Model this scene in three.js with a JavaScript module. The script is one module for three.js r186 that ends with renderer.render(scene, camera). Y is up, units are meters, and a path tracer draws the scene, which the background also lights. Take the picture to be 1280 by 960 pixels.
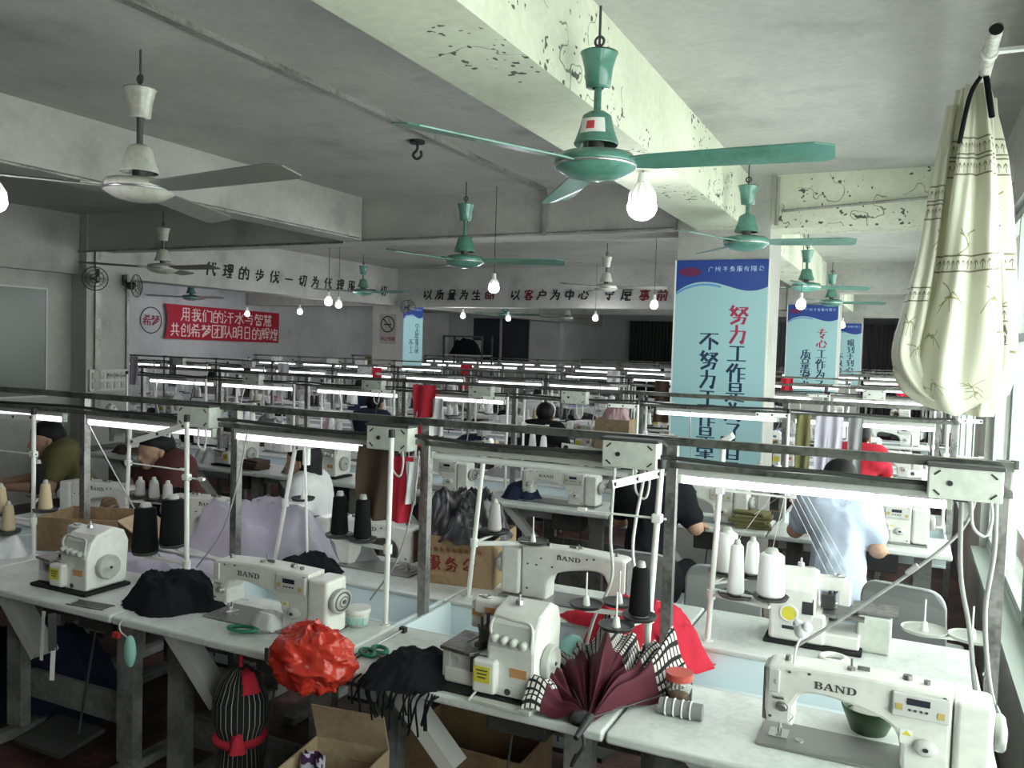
import * as THREE from 'three';
import { mergeGeometries, mergeVertices, toCreasedNormals } from 'three/addons/utils/BufferGeometryUtils.js';
import { RoundedBoxGeometry } from 'three/addons/geometries/RoundedBoxGeometry.js';
import { MarchingCubes } from 'three/addons/objects/MarchingCubes.js';
import { RectAreaLightUniformsLib } from 'three/addons/lights/RectAreaLightUniformsLib.js';
import { FontLoader } from 'three/addons/loaders/FontLoader.js';
import { TextGeometry } from 'three/addons/geometries/TextGeometry.js';

// ---------------------------------------------------------------- camera, sky, exposure
const scene = new THREE.Scene();
const renderer = new THREE.WebGLRenderer({ antialias: true });
renderer.toneMapping = THREE.LinearToneMapping;
renderer.toneMappingExposure = 1.14;
renderer.shadowMap.enabled = true;
RectAreaLightUniformsLib.init();
const camera = new THREE.PerspectiveCamera(49.18, 1280 / 960, 0.05, 120);
camera.position.set(0, 1.864, 0);
camera.quaternion.setFromRotationMatrix(new THREE.Matrix4().makeBasis(
  new THREE.Vector3(0.903, 0.030, -0.429).normalize(), new THREE.Vector3(-0.047, 0.998, -0.029).normalize(), new THREE.Vector3(0.427, 0.046, 0.903).normalize()));
scene.add(camera);
const SKY = 6.2, TUBE_LIGHT = 6.5, TUBE_GLOW = 2.6, BULB_LIGHT = 0.6, BULB_GLOW = 4;   // overcast sky; lamps
scene.background = new THREE.Color(0.965, 1.0, 0.985);
scene.backgroundIntensity = SKY;
const COOL = new THREE.Color(0.95, 0.94, 1.0);

// ---------------------------------------------------------------- small tools
let seed = 7;
const rnd = () => { seed = (seed * 1664525 + 1013904223) >>> 0; return seed / 4294967296; };
const rr = (a, b) => a + (b - a) * rnd();
const pick = (a) => a[Math.floor(rnd() * a.length) % a.length];
const V = (x, y, z) => new THREE.Vector3(x, y, z);
const counts = {};
function numbered(n) { const c = counts[n] = (counts[n] ?? -1) + 1; return c ? n + '_' + String(c).padStart(3, '0') : n; }
const ORD = ['first', 'second', 'third', 'fourth', 'fifth', 'sixth', 'seventh', 'eighth', 'ninth', 'tenth', 'eleventh', 'twelfth', 'thirteenth'];

function clean(g) {
  if (g.index) g = g.toNonIndexed();
  for (const k of Object.keys(g.attributes)) if (!['position', 'normal', 'uv', 'color'].includes(k)) g.deleteAttribute(k);
  if (!g.attributes.normal) g.computeVertexNormals();
  if (!g.attributes.uv) g.setAttribute('uv', new THREE.Float32BufferAttribute(new Float32Array(g.attributes.position.count * 2), 2));
  g.morphAttributes = {};
  return g;
}
function boxUV(g) {           // metres along the surface, by the way each face looks
  const p = g.attributes.position, n = g.attributes.normal, uv = new Float32Array(p.count * 2);
  for (let i = 0; i < p.count; i++) {
    const ax = Math.abs(n.getX(i)), ay = Math.abs(n.getY(i)), az = Math.abs(n.getZ(i));
    if (ay >= ax && ay >= az) { uv[2 * i] = p.getX(i); uv[2 * i + 1] = p.getZ(i); }
    else if (ax >= az) { uv[2 * i] = p.getZ(i); uv[2 * i + 1] = p.getY(i); }
    else { uv[2 * i] = p.getX(i); uv[2 * i + 1] = p.getY(i); }
  }
  g.setAttribute('uv', new THREE.BufferAttribute(uv, 2));
  return g;
}
function merge(list, ownUV) { const a = [].concat(list).map(clean); const g = a.length > 1 ? mergeGeometries(a) : a[0]; return ownUV ? g : boxUV(g); }
function place(g, x = 0, y = 0, z = 0, rx = 0, ry = 0, rz = 0) {
  if (rx || ry || rz) g.applyMatrix4(new THREE.Matrix4().makeRotationFromEuler(new THREE.Euler(rx, ry, rz, 'YXZ')));
  return g.translate(x, y, z);
}
const box = (w, h, d, x = 0, y = 0, z = 0, rx, ry, rz) => place(new THREE.BoxGeometry(w, h, d), x, y, z, rx, ry, rz);
const rbox = (w, h, d, r, x = 0, y = 0, z = 0, rx, ry, rz) => place(new RoundedBoxGeometry(w, h, d, 2, r), x, y, z, rx, ry, rz);
const cyl = (r1, r2, h, x = 0, y = 0, z = 0, axis = 'y', seg = 16) => {
  const g = new THREE.CylinderGeometry(r1, r2, h, seg);
  if (axis === 'x') g.rotateZ(-Math.PI / 2); if (axis === 'z') g.rotateX(Math.PI / 2);
  return g.translate(x, y, z);
};
function rod(a, b, r, seg = 8, r2 = r) {
  const A = V(...a), B = V(...b), d = B.clone().sub(A), g = new THREE.CylinderGeometry(r2, r, d.length(), seg);
  g.applyQuaternion(new THREE.Quaternion().setFromUnitVectors(V(0, 1, 0), d.clone().normalize()));
  return g.translate((A.x + B.x) / 2, (A.y + B.y) / 2, (A.z + B.z) / 2);
}
function bar(a, b, w, h) {     // a flat bar between two points
  const A = V(...a), B = V(...b), d = B.clone().sub(A), g = new THREE.BoxGeometry(w, h, d.length());
  const m = new THREE.Matrix4().lookAt(V(0, 0, 0), d.clone().negate(), V(0, 1, 0.001));
  return g.applyMatrix4(m).translate((A.x + B.x) / 2, (A.y + B.y) / 2, (A.z + B.z) / 2);
}
const wire = (pts, r, seg = 24, rs = 6) => new THREE.TubeGeometry(new THREE.CatmullRomCurve3(pts.map((p) => V(...p))), seg, r, rs);
const lathe = (prof, x = 0, y = 0, z = 0, seg = 20) => new THREE.LatheGeometry(prof.map((p) => new THREE.Vector2(p[0], p[1])), seg).translate(x, y, z);
const torus = (R, r, x = 0, y = 0, z = 0, axis = 'y', a = 6, b = 20) => {
  const g = new THREE.TorusGeometry(R, r, a, b);
  if (axis === 'y') g.rotateX(Math.PI / 2); if (axis === 'x') g.rotateY(Math.PI / 2);
  return g.translate(x, y, z);
};
function extr(pts, depth, bevel = 0, curve = 6) {
  const s = pts instanceof THREE.Shape ? pts : new THREE.Shape(pts.map((p) => new THREE.Vector2(p[0], p[1])));
  const g = new THREE.ExtrudeGeometry(s, { depth: depth - 2 * bevel, bevelEnabled: bevel > 0, bevelThickness: bevel, bevelSize: bevel, bevelOffset: -bevel, bevelSegments: 2, curveSegments: curve });
  return g.translate(0, 0, -(depth - 2 * bevel) / 2);
}
function add(o) { scene.add(o); return o; }
function P(name, list, m, parent, ownUV) {         // one named mesh
  const o = new THREE.Mesh(merge(list, ownUV), m);
  o.name = parent ? name : numbered(name); o.castShadow = o.receiveShadow = true;
  (parent || scene).add(o);
  return o;
}
function tag(o, label, category, group) { o.userData = { label, category }; if (group) o.userData.group = group; return o; }
function T(name, label, category, pos = [0, 0, 0], ry = 0, group, loose) {
  const o = new THREE.Group(); o.name = loose ? name : numbered(name); o.position.set(...pos); o.rotation.y = ry;
  if (!loose) scene.add(o);
  return tag(o, label, category, group);
}
function dup(proto, pos, ry = 0, label, group) {
  const c = proto.clone(); c.name = numbered(proto.name); c.position.set(...pos); c.rotation.y = ry;
  c.userData = { label: label || proto.userData.label, category: proto.userData.category }; if (group || proto.userData.group) c.userData.group = group || proto.userData.group;
  return add(c);
}
function S(name, list, m, parent, ownUV) { const o = P(name, list, m, parent, ownUV); if (!parent) o.userData.kind = 'structure'; return o; }

// ---------------------------------------------------------------- textures
function hash(x, y, s) { let h = Math.imul(x, 374761393) ^ Math.imul(y, 668265263) ^ Math.imul(s, 1442695041); h = Math.imul(h ^ (h >>> 13), 1274126177); return ((h ^ (h >>> 16)) >>> 0) / 4294967296; }
function vnoise(x, y, per, s) {
  const xi = Math.floor(x), yi = Math.floor(y), fx = x - xi, fy = y - yi, u = fx * fx * (3 - 2 * fx), v = fy * fy * (3 - 2 * fy);
  const m = (a) => ((a % per) + per) % per, h = (a, b) => hash(m(xi + a), m(yi + b), s);
  return (h(0, 0) * (1 - u) + h(1, 0) * u) * (1 - v) + (h(0, 1) * (1 - u) + h(1, 1) * u) * v;
}
const fbm = (u, v, f, s, oct = 4) => { let a = 0, w = 0.5, t = 0; for (let o = 0; o < oct; o++) { a += w * vnoise(u * f, v * f, f, s + o); t += w; w *= 0.55; f *= 2; } return a / t; };
function dataTex(n, fn, srgb, rep) {
  const d = new Uint8Array(n * n * 4);
  for (let y = 0; y < n; y++) for (let x = 0; x < n; x++) { const c = fn(x / n, y / n), i = (y * n + x) * 4; for (let k = 0; k < 3; k++) d[i + k] = Math.max(0, Math.min(255, (c.length ? c[k] : c) * 255)); d[i + 3] = 255; }
  const t = new THREE.DataTexture(d, n, n); t.wrapS = t.wrapT = THREE.RepeatWrapping; t.magFilter = THREE.LinearFilter; t.minFilter = THREE.LinearMipmapLinearFilter; t.generateMipmaps = true;
  if (srgb) t.colorSpace = THREE.SRGBColorSpace;
  if (rep) t.repeat.set(rep, rep);
  t.needsUpdate = true; return t;
}
function canvasTex(w, h, draw) {
  const c = document.createElement('canvas'); c.width = w; c.height = h; draw(c.getContext('2d'), w, h);
  const t = new THREE.CanvasTexture(c); t.colorSpace = THREE.SRGBColorSpace; t.magFilter = THREE.LinearFilter; return t;
}
const mottle = (base, amp, f, s) => dataTex(256, (u, v) => { const n = fbm(u, v, f, s) - 0.5, m = fbm(u, v, f * 8, s + 9, 2) - 0.5; return base.map((b) => b * (1 + amp * (n * 1.4 + m * 0.7))); }, true);
// dirty whitewash: flaked spots and grey cobweb streaks
const wallTex = dataTex(512, (u, v) => {
  const n = fbm(u, v, 5, 3), fine = fbm(u, v, 90, 5, 2), smudge = fbm(u, v, 9, 14, 4);
  const k = 0.93 + 0.14 * (n - 0.5) + 0.06 * (fine - 0.5) - 0.35 * Math.max(0, smudge - 0.62);
  return [k, k, k * 0.98];
}, true, 0.4);
const mouldTex = dataTex(1024, (u, v) => {
  const n = fbm(u, v, 5, 3), fine = fbm(u, v, 90, 5, 2), spot = fbm(u, v, 96, 8, 2), patch = fbm(u, v, 4, 12, 3), crack = Math.abs(fbm(u, v, 7, 25, 4) - 0.5);
  let k = 0.93 + 0.14 * (n - 0.5) + 0.06 * (fine - 0.5);
  if (spot > 0.76 && patch > 0.56) k *= 0.42;
  if (crack < 0.004 && patch > 0.52) k *= 0.6;
  return [k, k, k * 0.97];
}, true, 0.4);
const bumpTex = dataTex(256, (u, v) => fbm(u, v, 12, 21, 4), false, 1);
const fineBump = dataTex(256, (u, v) => fbm(u, v, 40, 31, 3), false, 4);
const weave = dataTex(128, (u, v) => 0.5 + 0.25 * Math.sin(u * 6.2832 * 32) * Math.sin(v * 6.2832 * 32) + 0.3 * (fbm(u, v, 10, 77) - 0.5), false, 6);

// ---------------------------------------------------------------- materials
const M = {};
const mat = (name, color, o = {}) => { const m = new THREE.MeshPhysicalMaterial({ color, roughness: 0.6, metalness: 0, ...o }); m.name = name; return M[name] = m; };
const L = (r, g, b) => new THREE.Color().setRGB(r, g, b);
mat('whitewash', L(0.475, 0.47, 0.46), { roughness: 0.92, map: wallTex, bumpMap: bumpTex, bumpScale: 0.004 });
mat('mouldy_whitewash', L(0.68, 0.71, 0.61), { roughness: 0.92, map: mouldTex, bumpMap: bumpTex, bumpScale: 0.004 });
mat('ceiling_paint', L(0.475, 0.47, 0.46), { roughness: 0.95, map: wallTex, bumpMap: bumpTex, bumpScale: 0.003 });
mat('cool_wall', L(0.60, 0.60, 0.64), { roughness: 0.92, map: wallTex });
mat('floor_paint', 0xffffff, { roughness: 0.55, map: mottle([0.30, 0.20, 0.19], 0.9, 6, 40), bumpMap: bumpTex, bumpScale: 0.003 });
mat('laminate', L(0.70, 0.715, 0.705), { roughness: 0.34, map: mottle([0.97, 0.98, 0.97], 0.16, 9, 51) });
mat('trough_white', L(0.68, 0.765, 0.79), { roughness: 0.45 });
mat('cast_white', L(0.75, 0.75, 0.735), { roughness: 0.33, clearcoat: 0.3, clearcoatRoughness: 0.3, map: mottle([0.97, 0.97, 0.95], 0.10, 6, 60) });
mat('cast_grey', L(0.46, 0.47, 0.45), { roughness: 0.4, map: mottle([0.95, 0.95, 0.93], 0.16, 6, 61) });
mat('panel_grey', L(0.55, 0.55, 0.53), { roughness: 0.45 });
mat('wheel_grey', L(0.40, 0.40, 0.38), { roughness: 0.4, metalness: 0.2 });
mat('stand_white', L(0.75, 0.76, 0.72), { roughness: 0.4 });
mat('steel', L(0.55, 0.55, 0.55), { roughness: 0.3, metalness: 0.9 });
mat('worn_steel', L(0.34, 0.33, 0.32), { roughness: 0.42, metalness: 0.85, map: mottle([0.9, 0.9, 0.9], 0.5, 10, 66) });
mat('bed_steel', L(0.30, 0.30, 0.29), { roughness: 0.38, metalness: 0.7 });
mat('dark_steel', L(0.09, 0.09, 0.09), { roughness: 0.5, metalness: 0.5 });
mat('rail_green', L(0.26, 0.26, 0.245), { roughness: 0.38, metalness: 0.85, map: mottle([0.9, 0.92, 0.9], 0.6, 8, 70) });
mat('rail_grey', L(0.36, 0.36, 0.34), { roughness: 0.5, metalness: 0.4, map: mottle([0.92, 0.92, 0.9], 0.4, 8, 71) });
mat('leg_grey', L(0.25, 0.25, 0.245), { roughness: 0.6, map: mottle([0.9, 0.9, 0.9], 0.4, 8, 72) });
mat('black', L(0.022, 0.022, 0.024), { roughness: 0.55 });
mat('black_rubber', L(0.02, 0.02, 0.02), { roughness: 0.8, specularIntensity: 0.4 });
mat('cable_black', L(0.03, 0.032, 0.03), { roughness: 0.7 });
mat('cable_white', L(0.6, 0.6, 0.57), { roughness: 0.5 });
mat('cable_grey', L(0.3, 0.3, 0.29), { roughness: 0.5 });
mat('yellow', L(0.70, 0.62, 0.06), { roughness: 0.5 });
mat('symbol_tan', L(0.45, 0.36, 0.12), { roughness: 0.5 });
mat('orange', L(0.55, 0.28, 0.12), { roughness: 0.5 });
mat('red', L(0.55, 0.04, 0.05), { roughness: 0.5 });
mat('screen_dark', L(0.03, 0.03, 0.045), { roughness: 0.2 });
mat('fan_green', L(0.085, 0.235, 0.19), { roughness: 0.32, clearcoat: 0.5, map: mottle([0.95, 0.97, 0.95], 0.35, 8, 80) });
mat('fan_dark_green', L(0.06, 0.12, 0.10), { roughness: 0.4 });
mat('fan_white', L(0.55, 0.55, 0.50), { roughness: 0.35, clearcoat: 0.4, map: mottle([0.95, 0.95, 0.92], 0.3, 8, 81) });
mat('fan_grey_blade', L(0.20, 0.20, 0.18), { roughness: 0.5 });
mat('aluminium_frame', L(0.45, 0.50, 0.46), { roughness: 0.45, metalness: 0.4 });
mat('glass', L(0.96, 1, 0.97), { roughness: 0.02, transmission: 1, thickness: 0, ior: 1.45 });
mat('jar_glass', L(0.95, 0.97, 0.95), { roughness: 0.05, transmission: 1, thickness: 0.004, ior: 1.45 });
mat('board_glass', L(0.16, 0.18, 0.17), { roughness: 0.22, specularIntensity: 0.6 });
mat('lit_tube', L(0.9, 0.92, 0.95), { roughness: 0.4, emissive: COOL, emissiveIntensity: TUBE_GLOW });
mat('lit_bulb', L(0.9, 0.92, 0.95), { roughness: 0.4, emissive: COOL, emissiveIntensity: BULB_GLOW });
mat('unlit_tube', L(0.74, 0.76, 0.74), { roughness: 0.3 });
mat('tube_batten', L(0.42, 0.42, 0.40), { roughness: 0.5 });
mat('cardboard', L(0.34, 0.235, 0.14), { roughness: 0.9, map: mottle([0.95, 0.94, 0.92], 0.25, 8, 90) });
mat('cardboard_light', L(0.43, 0.33, 0.22), { roughness: 0.9, map: mottle([0.95, 0.94, 0.92], 0.22, 8, 91) });
const cloth = (name, c, o = {}) => mat(name, c, { roughness: 0.95, specularIntensity: 0.25, bumpMap: weave, bumpScale: 0.0015, sheen: 0.15, sheenColor: L(0.5, 0.5, 0.5), sheenRoughness: 0.6, ...o });
cloth('cloth_black', L(0.012, 0.013, 0.016), { sheen: 0 }); cloth('cloth_navy', L(0.025, 0.03, 0.06)); cloth('cloth_lilac', L(0.47, 0.44, 0.52)); cloth('cloth_white', L(0.72, 0.72, 0.74));
cloth('cloth_red', L(0.56, 0.035, 0.06)); cloth('cloth_maroon', L(0.085, 0.018, 0.030), { roughness: 0.5 }); cloth('cloth_brown', L(0.085, 0.06, 0.045)); cloth('cloth_grey', L(0.24, 0.24, 0.25));
cloth('cloth_pink', L(0.55, 0.38, 0.40)); cloth('cloth_blue', L(0.30, 0.36, 0.52)); cloth('cloth_olive', L(0.16, 0.15, 0.07)); cloth('cloth_tan', L(0.35, 0.26, 0.17));
cloth('shirt_pale', L(0.46, 0.52, 0.64)); cloth('denim', L(0.02, 0.022, 0.035));
mat('skin', L(0.42, 0.26, 0.18), { roughness: 0.6 });
mat('hair', L(0.010, 0.009, 0.010), { roughness: 0.55, specularIntensity: 0.4 });
mat('plastic_grey', L(0.33, 0.34, 0.34), { roughness: 0.45 });
mat('bag_red', L(0.66, 0.05, 0.03), { roughness: 0.25, transmission: 0.3, thickness: 0, side: THREE.DoubleSide });
mat('bag_black', L(0.025, 0.022, 0.027), { roughness: 0.3 });
mat('scissor_green', L(0.01, 0.16, 0.09), { roughness: 0.4 });
mat('mint', L(0.36, 0.66, 0.62), { roughness: 0.8 });
mat('paper', L(0.75, 0.75, 0.72), { roughness: 0.9 });
mat('thread_white', L(0.78, 0.79, 0.77), { roughness: 0.9, bumpMap: fineBump, bumpScale: 0.001 });
mat('thread_black', L(0.010, 0.010, 0.011), { roughness: 0.9, specularIntensity: 0.3 });
mat('thread_beige', L(0.52, 0.42, 0.27), { roughness: 0.9 });
mat('thread_grey', L(0.42, 0.40, 0.40), { roughness: 0.9 });
mat('thread_green', L(0.03, 0.06, 0.045), { roughness: 0.9 });
mat('cork', L(0.25, 0.18, 0.10), { roughness: 0.9 });
mat('shutter', L(0.36, 0.36, 0.37), { roughness: 0.7 });
mat('dark_curtain', L(0.035, 0.055, 0.045), { roughness: 0.95 });
mat('box_white', L(0.68, 0.70, 0.66), { roughness: 0.45, map: mottle([0.96, 0.97, 0.95], 0.12, 7, 95) });

// ---------------------------------------------------------------- written characters, drawn stroke by stroke
const ROOF = '4051 13118183 ';
const CH = {
  力: '13837968 404419', 努: '201245 4115 0252 519155 6295 26867969 555719', 工: '1181 5158 0898', 作: '3004 2329 5034 4292 6269 6595 6797', 是: '2070742420 2272 0595 5558 5787 3609 2899',
  为: '2032 13837968 504409 5566', 了: '117154 545938', 自: '5042 2272792922 2474 2777', 己: '11717414 14188887', 不: '0191 5106 5359 6496', 害: ROOF + '2373 2474 0595 5256 2777792927', 专: '2171 0393 50357548 3769',
  心: '1407 33387886 4153 7295', 质: '7021 212509 2393 5154 48448488 656739 7899', 量: '2070732320 0494 2575772725 5559 2676 1888 0999', 安: ROOF + '429469 423679 7529 0595', 眼: '1131381811 1333 1636 50808454 5282 505978 9576 6599',
  到: '0151 311454 3438 1656 0958 7176 909978', 手: '7021 1383 0595 515938', 良: '4051 21717525 2373 212948 8566 4599', 宁: ROOF + '1484 545937', 愿: '1090 101509 3282853532 3484 5557 2728 47498988 5768',
  事: '0191 2272742422 158588 0696 1888 505939', 前: '2031 7061 0292 1419 14444939 1646 6467 838978', 检: '0242 2029 2306 2445 6043 6093 5484 5557 6567 8578 4999', 用: '202609 20808979 2383 2686 5059', 我: '4011 0393 313918 0655 50669997 8449 7081',
  们: '2004 1319 4051 3239 51919988', 的: '2012 0242490902 0545 6054 62929978 6476', 汗: '0011 0314 0926 4191 3494 6169', 水: '505938 034308 9164 5398', 与: '3034 3282 34847968 0666', 智: '2003 1151 0353 3105 3355 6191946461 2676792926 2878',
  慧: '0141 0242 2024 5191 5292 7074 14848616 1585 1709 37397978 5768 8799', 共: '3036 6066 1282 0696 3719 6789', 创: '3004 3053 14444626 14195958 7176 909979', 希: '2072 7013 0494 4307 2629 26868979 5559', 梦: '0141 2024 2204 2243 5191 7074 7254 7294 5418 458519 3657',
  团: '0090990900 2373 515848 5327', 队: '0030233616 0009 606439 6499', 明: '0131380801 0434 505649 50909989 5393 5696', 日: '2070792920 2474', 辉: '2025 0113 4133 0444 1409 343848 52509092 5393 6255 5595 7379 4797', 煌: '202509 0204 4234 2538 6051 5191945451 5393 5595 7579 5797 4999',
  以: '111735 4153 807539 7699', 生: '2104 1383 5059 2686 0999', 命: '5004 5094 3363 1545481815 65959888 6569', 客: ROOF + '4225 337317 4497 3777793937', 户: '4051 22828525 222509', 中: '1282861612 5059', 代: '3004 2329 4493 60769997 8091', 理: '0141 2128 0444 0847 5090955550 5393 7079 5797 4999',
  步: '5054 5282 2124 0494 5557 2617 8529', 伐: '2004 1319 3493 50669997 8539 8091', 一: '0595', 切: '0443 212846 41918978 616549', 服: '101609 10404939 1343 1545 508083 5059 549459 6599', 务: '4014 317115 3295 26867969 555719', 广: '4051 1292 121609', 州: '101509 5058 8089 0305 3335 6375', 平: '1181 3234 7264 0595 5159',
  有: '0292 4006 3439 34747969 3676', 限: '0030233616 0009 50808454 5282 505978 9576 6599', 公: '4014 5094 45178878', 禁: '2024 0141 2104 7074 5191 7194 2575 0696 5659 3719 7789', 止: '5159 5484 2329 0999', 吸: '0232360602 4181749459 5149 6499', 烟: '202509 0204 2538 4191994941 5484 626558 6588',
};
function glyph(c, ch, x, y, s, color, thick = 0.12, thin = 0.07, slant = 0) {
  c.strokeStyle = color; c.lineCap = 'butt'; c.lineJoin = 'miter';
  for (const st of (CH[ch] || '').split(' ')) for (let i = 0; i + 3 < st.length; i += 2) {
    const [a, b, d, e] = [+st[i], +st[i + 1], +st[i + 2], +st[i + 3]], flat = Math.abs(e - b) < 0.34 * Math.abs(d - a);
    c.lineWidth = s * (flat ? thin : thick); const px = (u, v) => x + (u / 9 + slant * (1 - v / 9)) * s, py = (v) => y + (v / 9) * s, ext = s * 0.02;
    const dx = px(d, e) - px(a, b), dy = py(e) - py(b), l = Math.hypot(dx, dy) || 1;
    c.beginPath(); c.moveTo(px(a, b) - dx / l * ext, py(b) - dy / l * ext); c.lineTo(px(d, e) + dx / l * ext, py(e) + dy / l * ext); c.stroke();
  }
}
const row = (c, str, x, y, s, step, color, o = {}) => [...str].forEach((ch, i) => glyph(c, ch, x + i * step, y, s, [].concat(color)[i % [].concat(color).length], o.thick, o.thin, o.slant));
const column = (c, str, x, y, s, step, color, n = 0, color2) => [...str].forEach((ch, i) => glyph(c, ch, x, y + i * step, s, i < n ? color2 : color, 0.15, 0.06));

function bannerPrint(right, left, w, h, redN, dropL) {       // w, h in metres; pixels 560 a metre
  const k = 560;
  return canvasTex(Math.round(w * k), Math.round(h * k), (c, W, H) => {
    const u = W / 0.7;
    c.fillStyle = '#9fc6cb'; c.fillRect(0, 0, W, H);
    c.fillStyle = '#22428f'; c.beginPath(); c.moveTo(0, 0); c.lineTo(W, 0); c.lineTo(W, 0.20 * u);
    c.bezierCurveTo(0.74 * W, 0.29 * u, 0.6 * W, 0.17 * u, 0.33 * W, 0.165 * u); c.bezierCurveTo(0.15 * W, 0.165 * u, 0.06 * W, 0.22 * u, 0, 0.25 * u); c.fill();
    c.strokeStyle = '#5f93c9'; c.lineWidth = 0.016 * u; c.beginPath(); c.moveTo(0, 0.262 * u); c.bezierCurveTo(0.12 * W, 0.2 * u, 0.3 * W, 0.16 * u, 0.5 * W, 0.205 * u); c.stroke();
    c.fillStyle = '#6b2450'; c.beginPath(); c.ellipse(0.16 * W, 0.09 * u, 0.085 * u, 0.035 * u, 0, 0, 7); c.fill();
    row(c, '广州平务服有限公', 0.36 * W, 0.05 * u, 0.038 * u, 0.053 * u, '#cfe0f2', { thick: 0.1 });
    column(c, right, 0.60 * W, 0.345 * u, 0.135 * u, 0.146 * u, '#12304f', redN, '#a32a4c');
    column(c, left, 0.30 * W, (0.345 + dropL) * u, 0.135 * u, 0.146 * u, '#12304f');
  });
}
// a flat print: a thin board whose front carries the picture, uv 0..1
function printBoard(w, h, t = 0.004) {
  const g = box(w, h, t).toNonIndexed(), p = g.attributes.position, uv = g.attributes.uv;
  for (let i = 0; i < p.count; i++) uv.setXY(i, p.getX(i) / w + 0.5, p.getY(i) / h + 0.5);
  return g;
}
const printMat = (name, t, o = {}) => mat(name, 0xffffff, { map: t, roughness: 0.6, ...o });
function decal(name, w, h, m, parent, pos, ry = 0, rx = 0) { const o = P(name, printBoard(w, h, 0.0016), m, parent, true); o.position.set(...pos); o.rotation.set(rx, ry, 0, 'YXZ'); return o; }

// ---------------------------------------------------------------- the room
const SLAB = 3.17, XW = 0.46, XL = -12, ZB = -21, ZF = 1.6;
S('floor', box(XW - XL + 1.4, 0.12, ZF + 24.6, (XW + XL) / 2, -0.06, (ZF - 24.6) / 2), M.floor_paint);
S('ceiling', box(XW - XL + 1.4, 0.2, ZF + 25, (XW + XL) / 2, SLAB + 0.1, (ZF - 25) / 2), M.ceiling_paint);
// beams: two long ones over the pillar lines, a small one between, cross beams over the pillars
S('beam_main', [box(0.37, 0.39, 26, -1.325, SLAB - 0.195, -11.4)], M.mouldy_whitewash);
S('beam_small', [box(0.2, 0.39, 8, -4.7, SLAB - 0.195, -2.4)], M.whitewash);
S('beam_left', [box(0.36, 0.66, 26, -8.6, SLAB - 0.33, -11.4)], M.whitewash);
S('beam_cross_near_window', [box(1.66, 0.39, 0.34, -0.31, SLAB - 0.195, -6.612)], M.mouldy_whitewash);
S('beam_cross_near', [box(10.5, 0.39, 0.34, -6.75, SLAB - 0.195, -6.61)], M.whitewash);
S('beam_cross_middle', [box(10.5, 0.67, 0.34, -6.75, SLAB - 0.335, -13.01)], M.whitewash);
S('beam_cross_middle_window', [box(1.66, 0.42, 0.34, -0.31, SLAB - 0.21, -13.013)], M.whitewash);
S('beam_cross_far', [box(12.5, 0.5, 0.34, -5.8, SLAB - 0.25, -19.4)], M.whitewash);
const pillarAt = (x0, x1, z0, z1) => box(x1 - x0, SLAB, z1 - z0, (x0 + x1) / 2, SLAB / 2, (z0 + z1) / 2);
for (const a of [[-1.66, -0.975, -7.02, -6.43], [-1.66, -0.95, -13.4, -12.82], [-1.64, -0.95, -19.8, -19.2], [-8.92, -8.30, -7.0, -6.42], [-8.95, -8.30, -13.55, -12.86]]) S('pillar', pillarAt(...a), M.whitewash);
// walls
S('wall_left_near', box(0.14, SLAB, 8.02, -8.62, SLAB / 2, -2.41), M.whitewash);
S('wall_left_return', box(3.5, SLAB, 0.14, -10.4, SLAB / 2, -6.6), M.cool_wall);
S('wall_left_far', box(0.2, SLAB, 18.2, XL - 0.1, SLAB / 2, -15.6), M.cool_wall);
S('wall_front', box(9.4, SLAB, 0.2, -4.1, SLAB / 2, ZF + 0.1), M.whitewash);
// back wall with a window, and the recess to its right
S('wall_back', [box(0.75, SLAB, 0.2, XL + 0.375, SLAB / 2, ZB - 0.1), box(1.85, SLAB - 2.65, 0.2, -10.325, (SLAB + 2.65) / 2, ZB - 0.1), box(1.85, 1.3, 0.2, -10.325, 0.65, ZB - 0.1), box(0.85, SLAB, 0.2, -8.975, SLAB / 2, ZB - 0.1)], M.cool_wall);
S('wall_back_side', box(0.16, SLAB, 3.0, -8.55, SLAB / 2, -22.6), M.cool_wall);
S('wall_back_recess', box(9.4, SLAB, 0.2, -3.9, SLAB / 2, -24.1), M.shutter);
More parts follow.
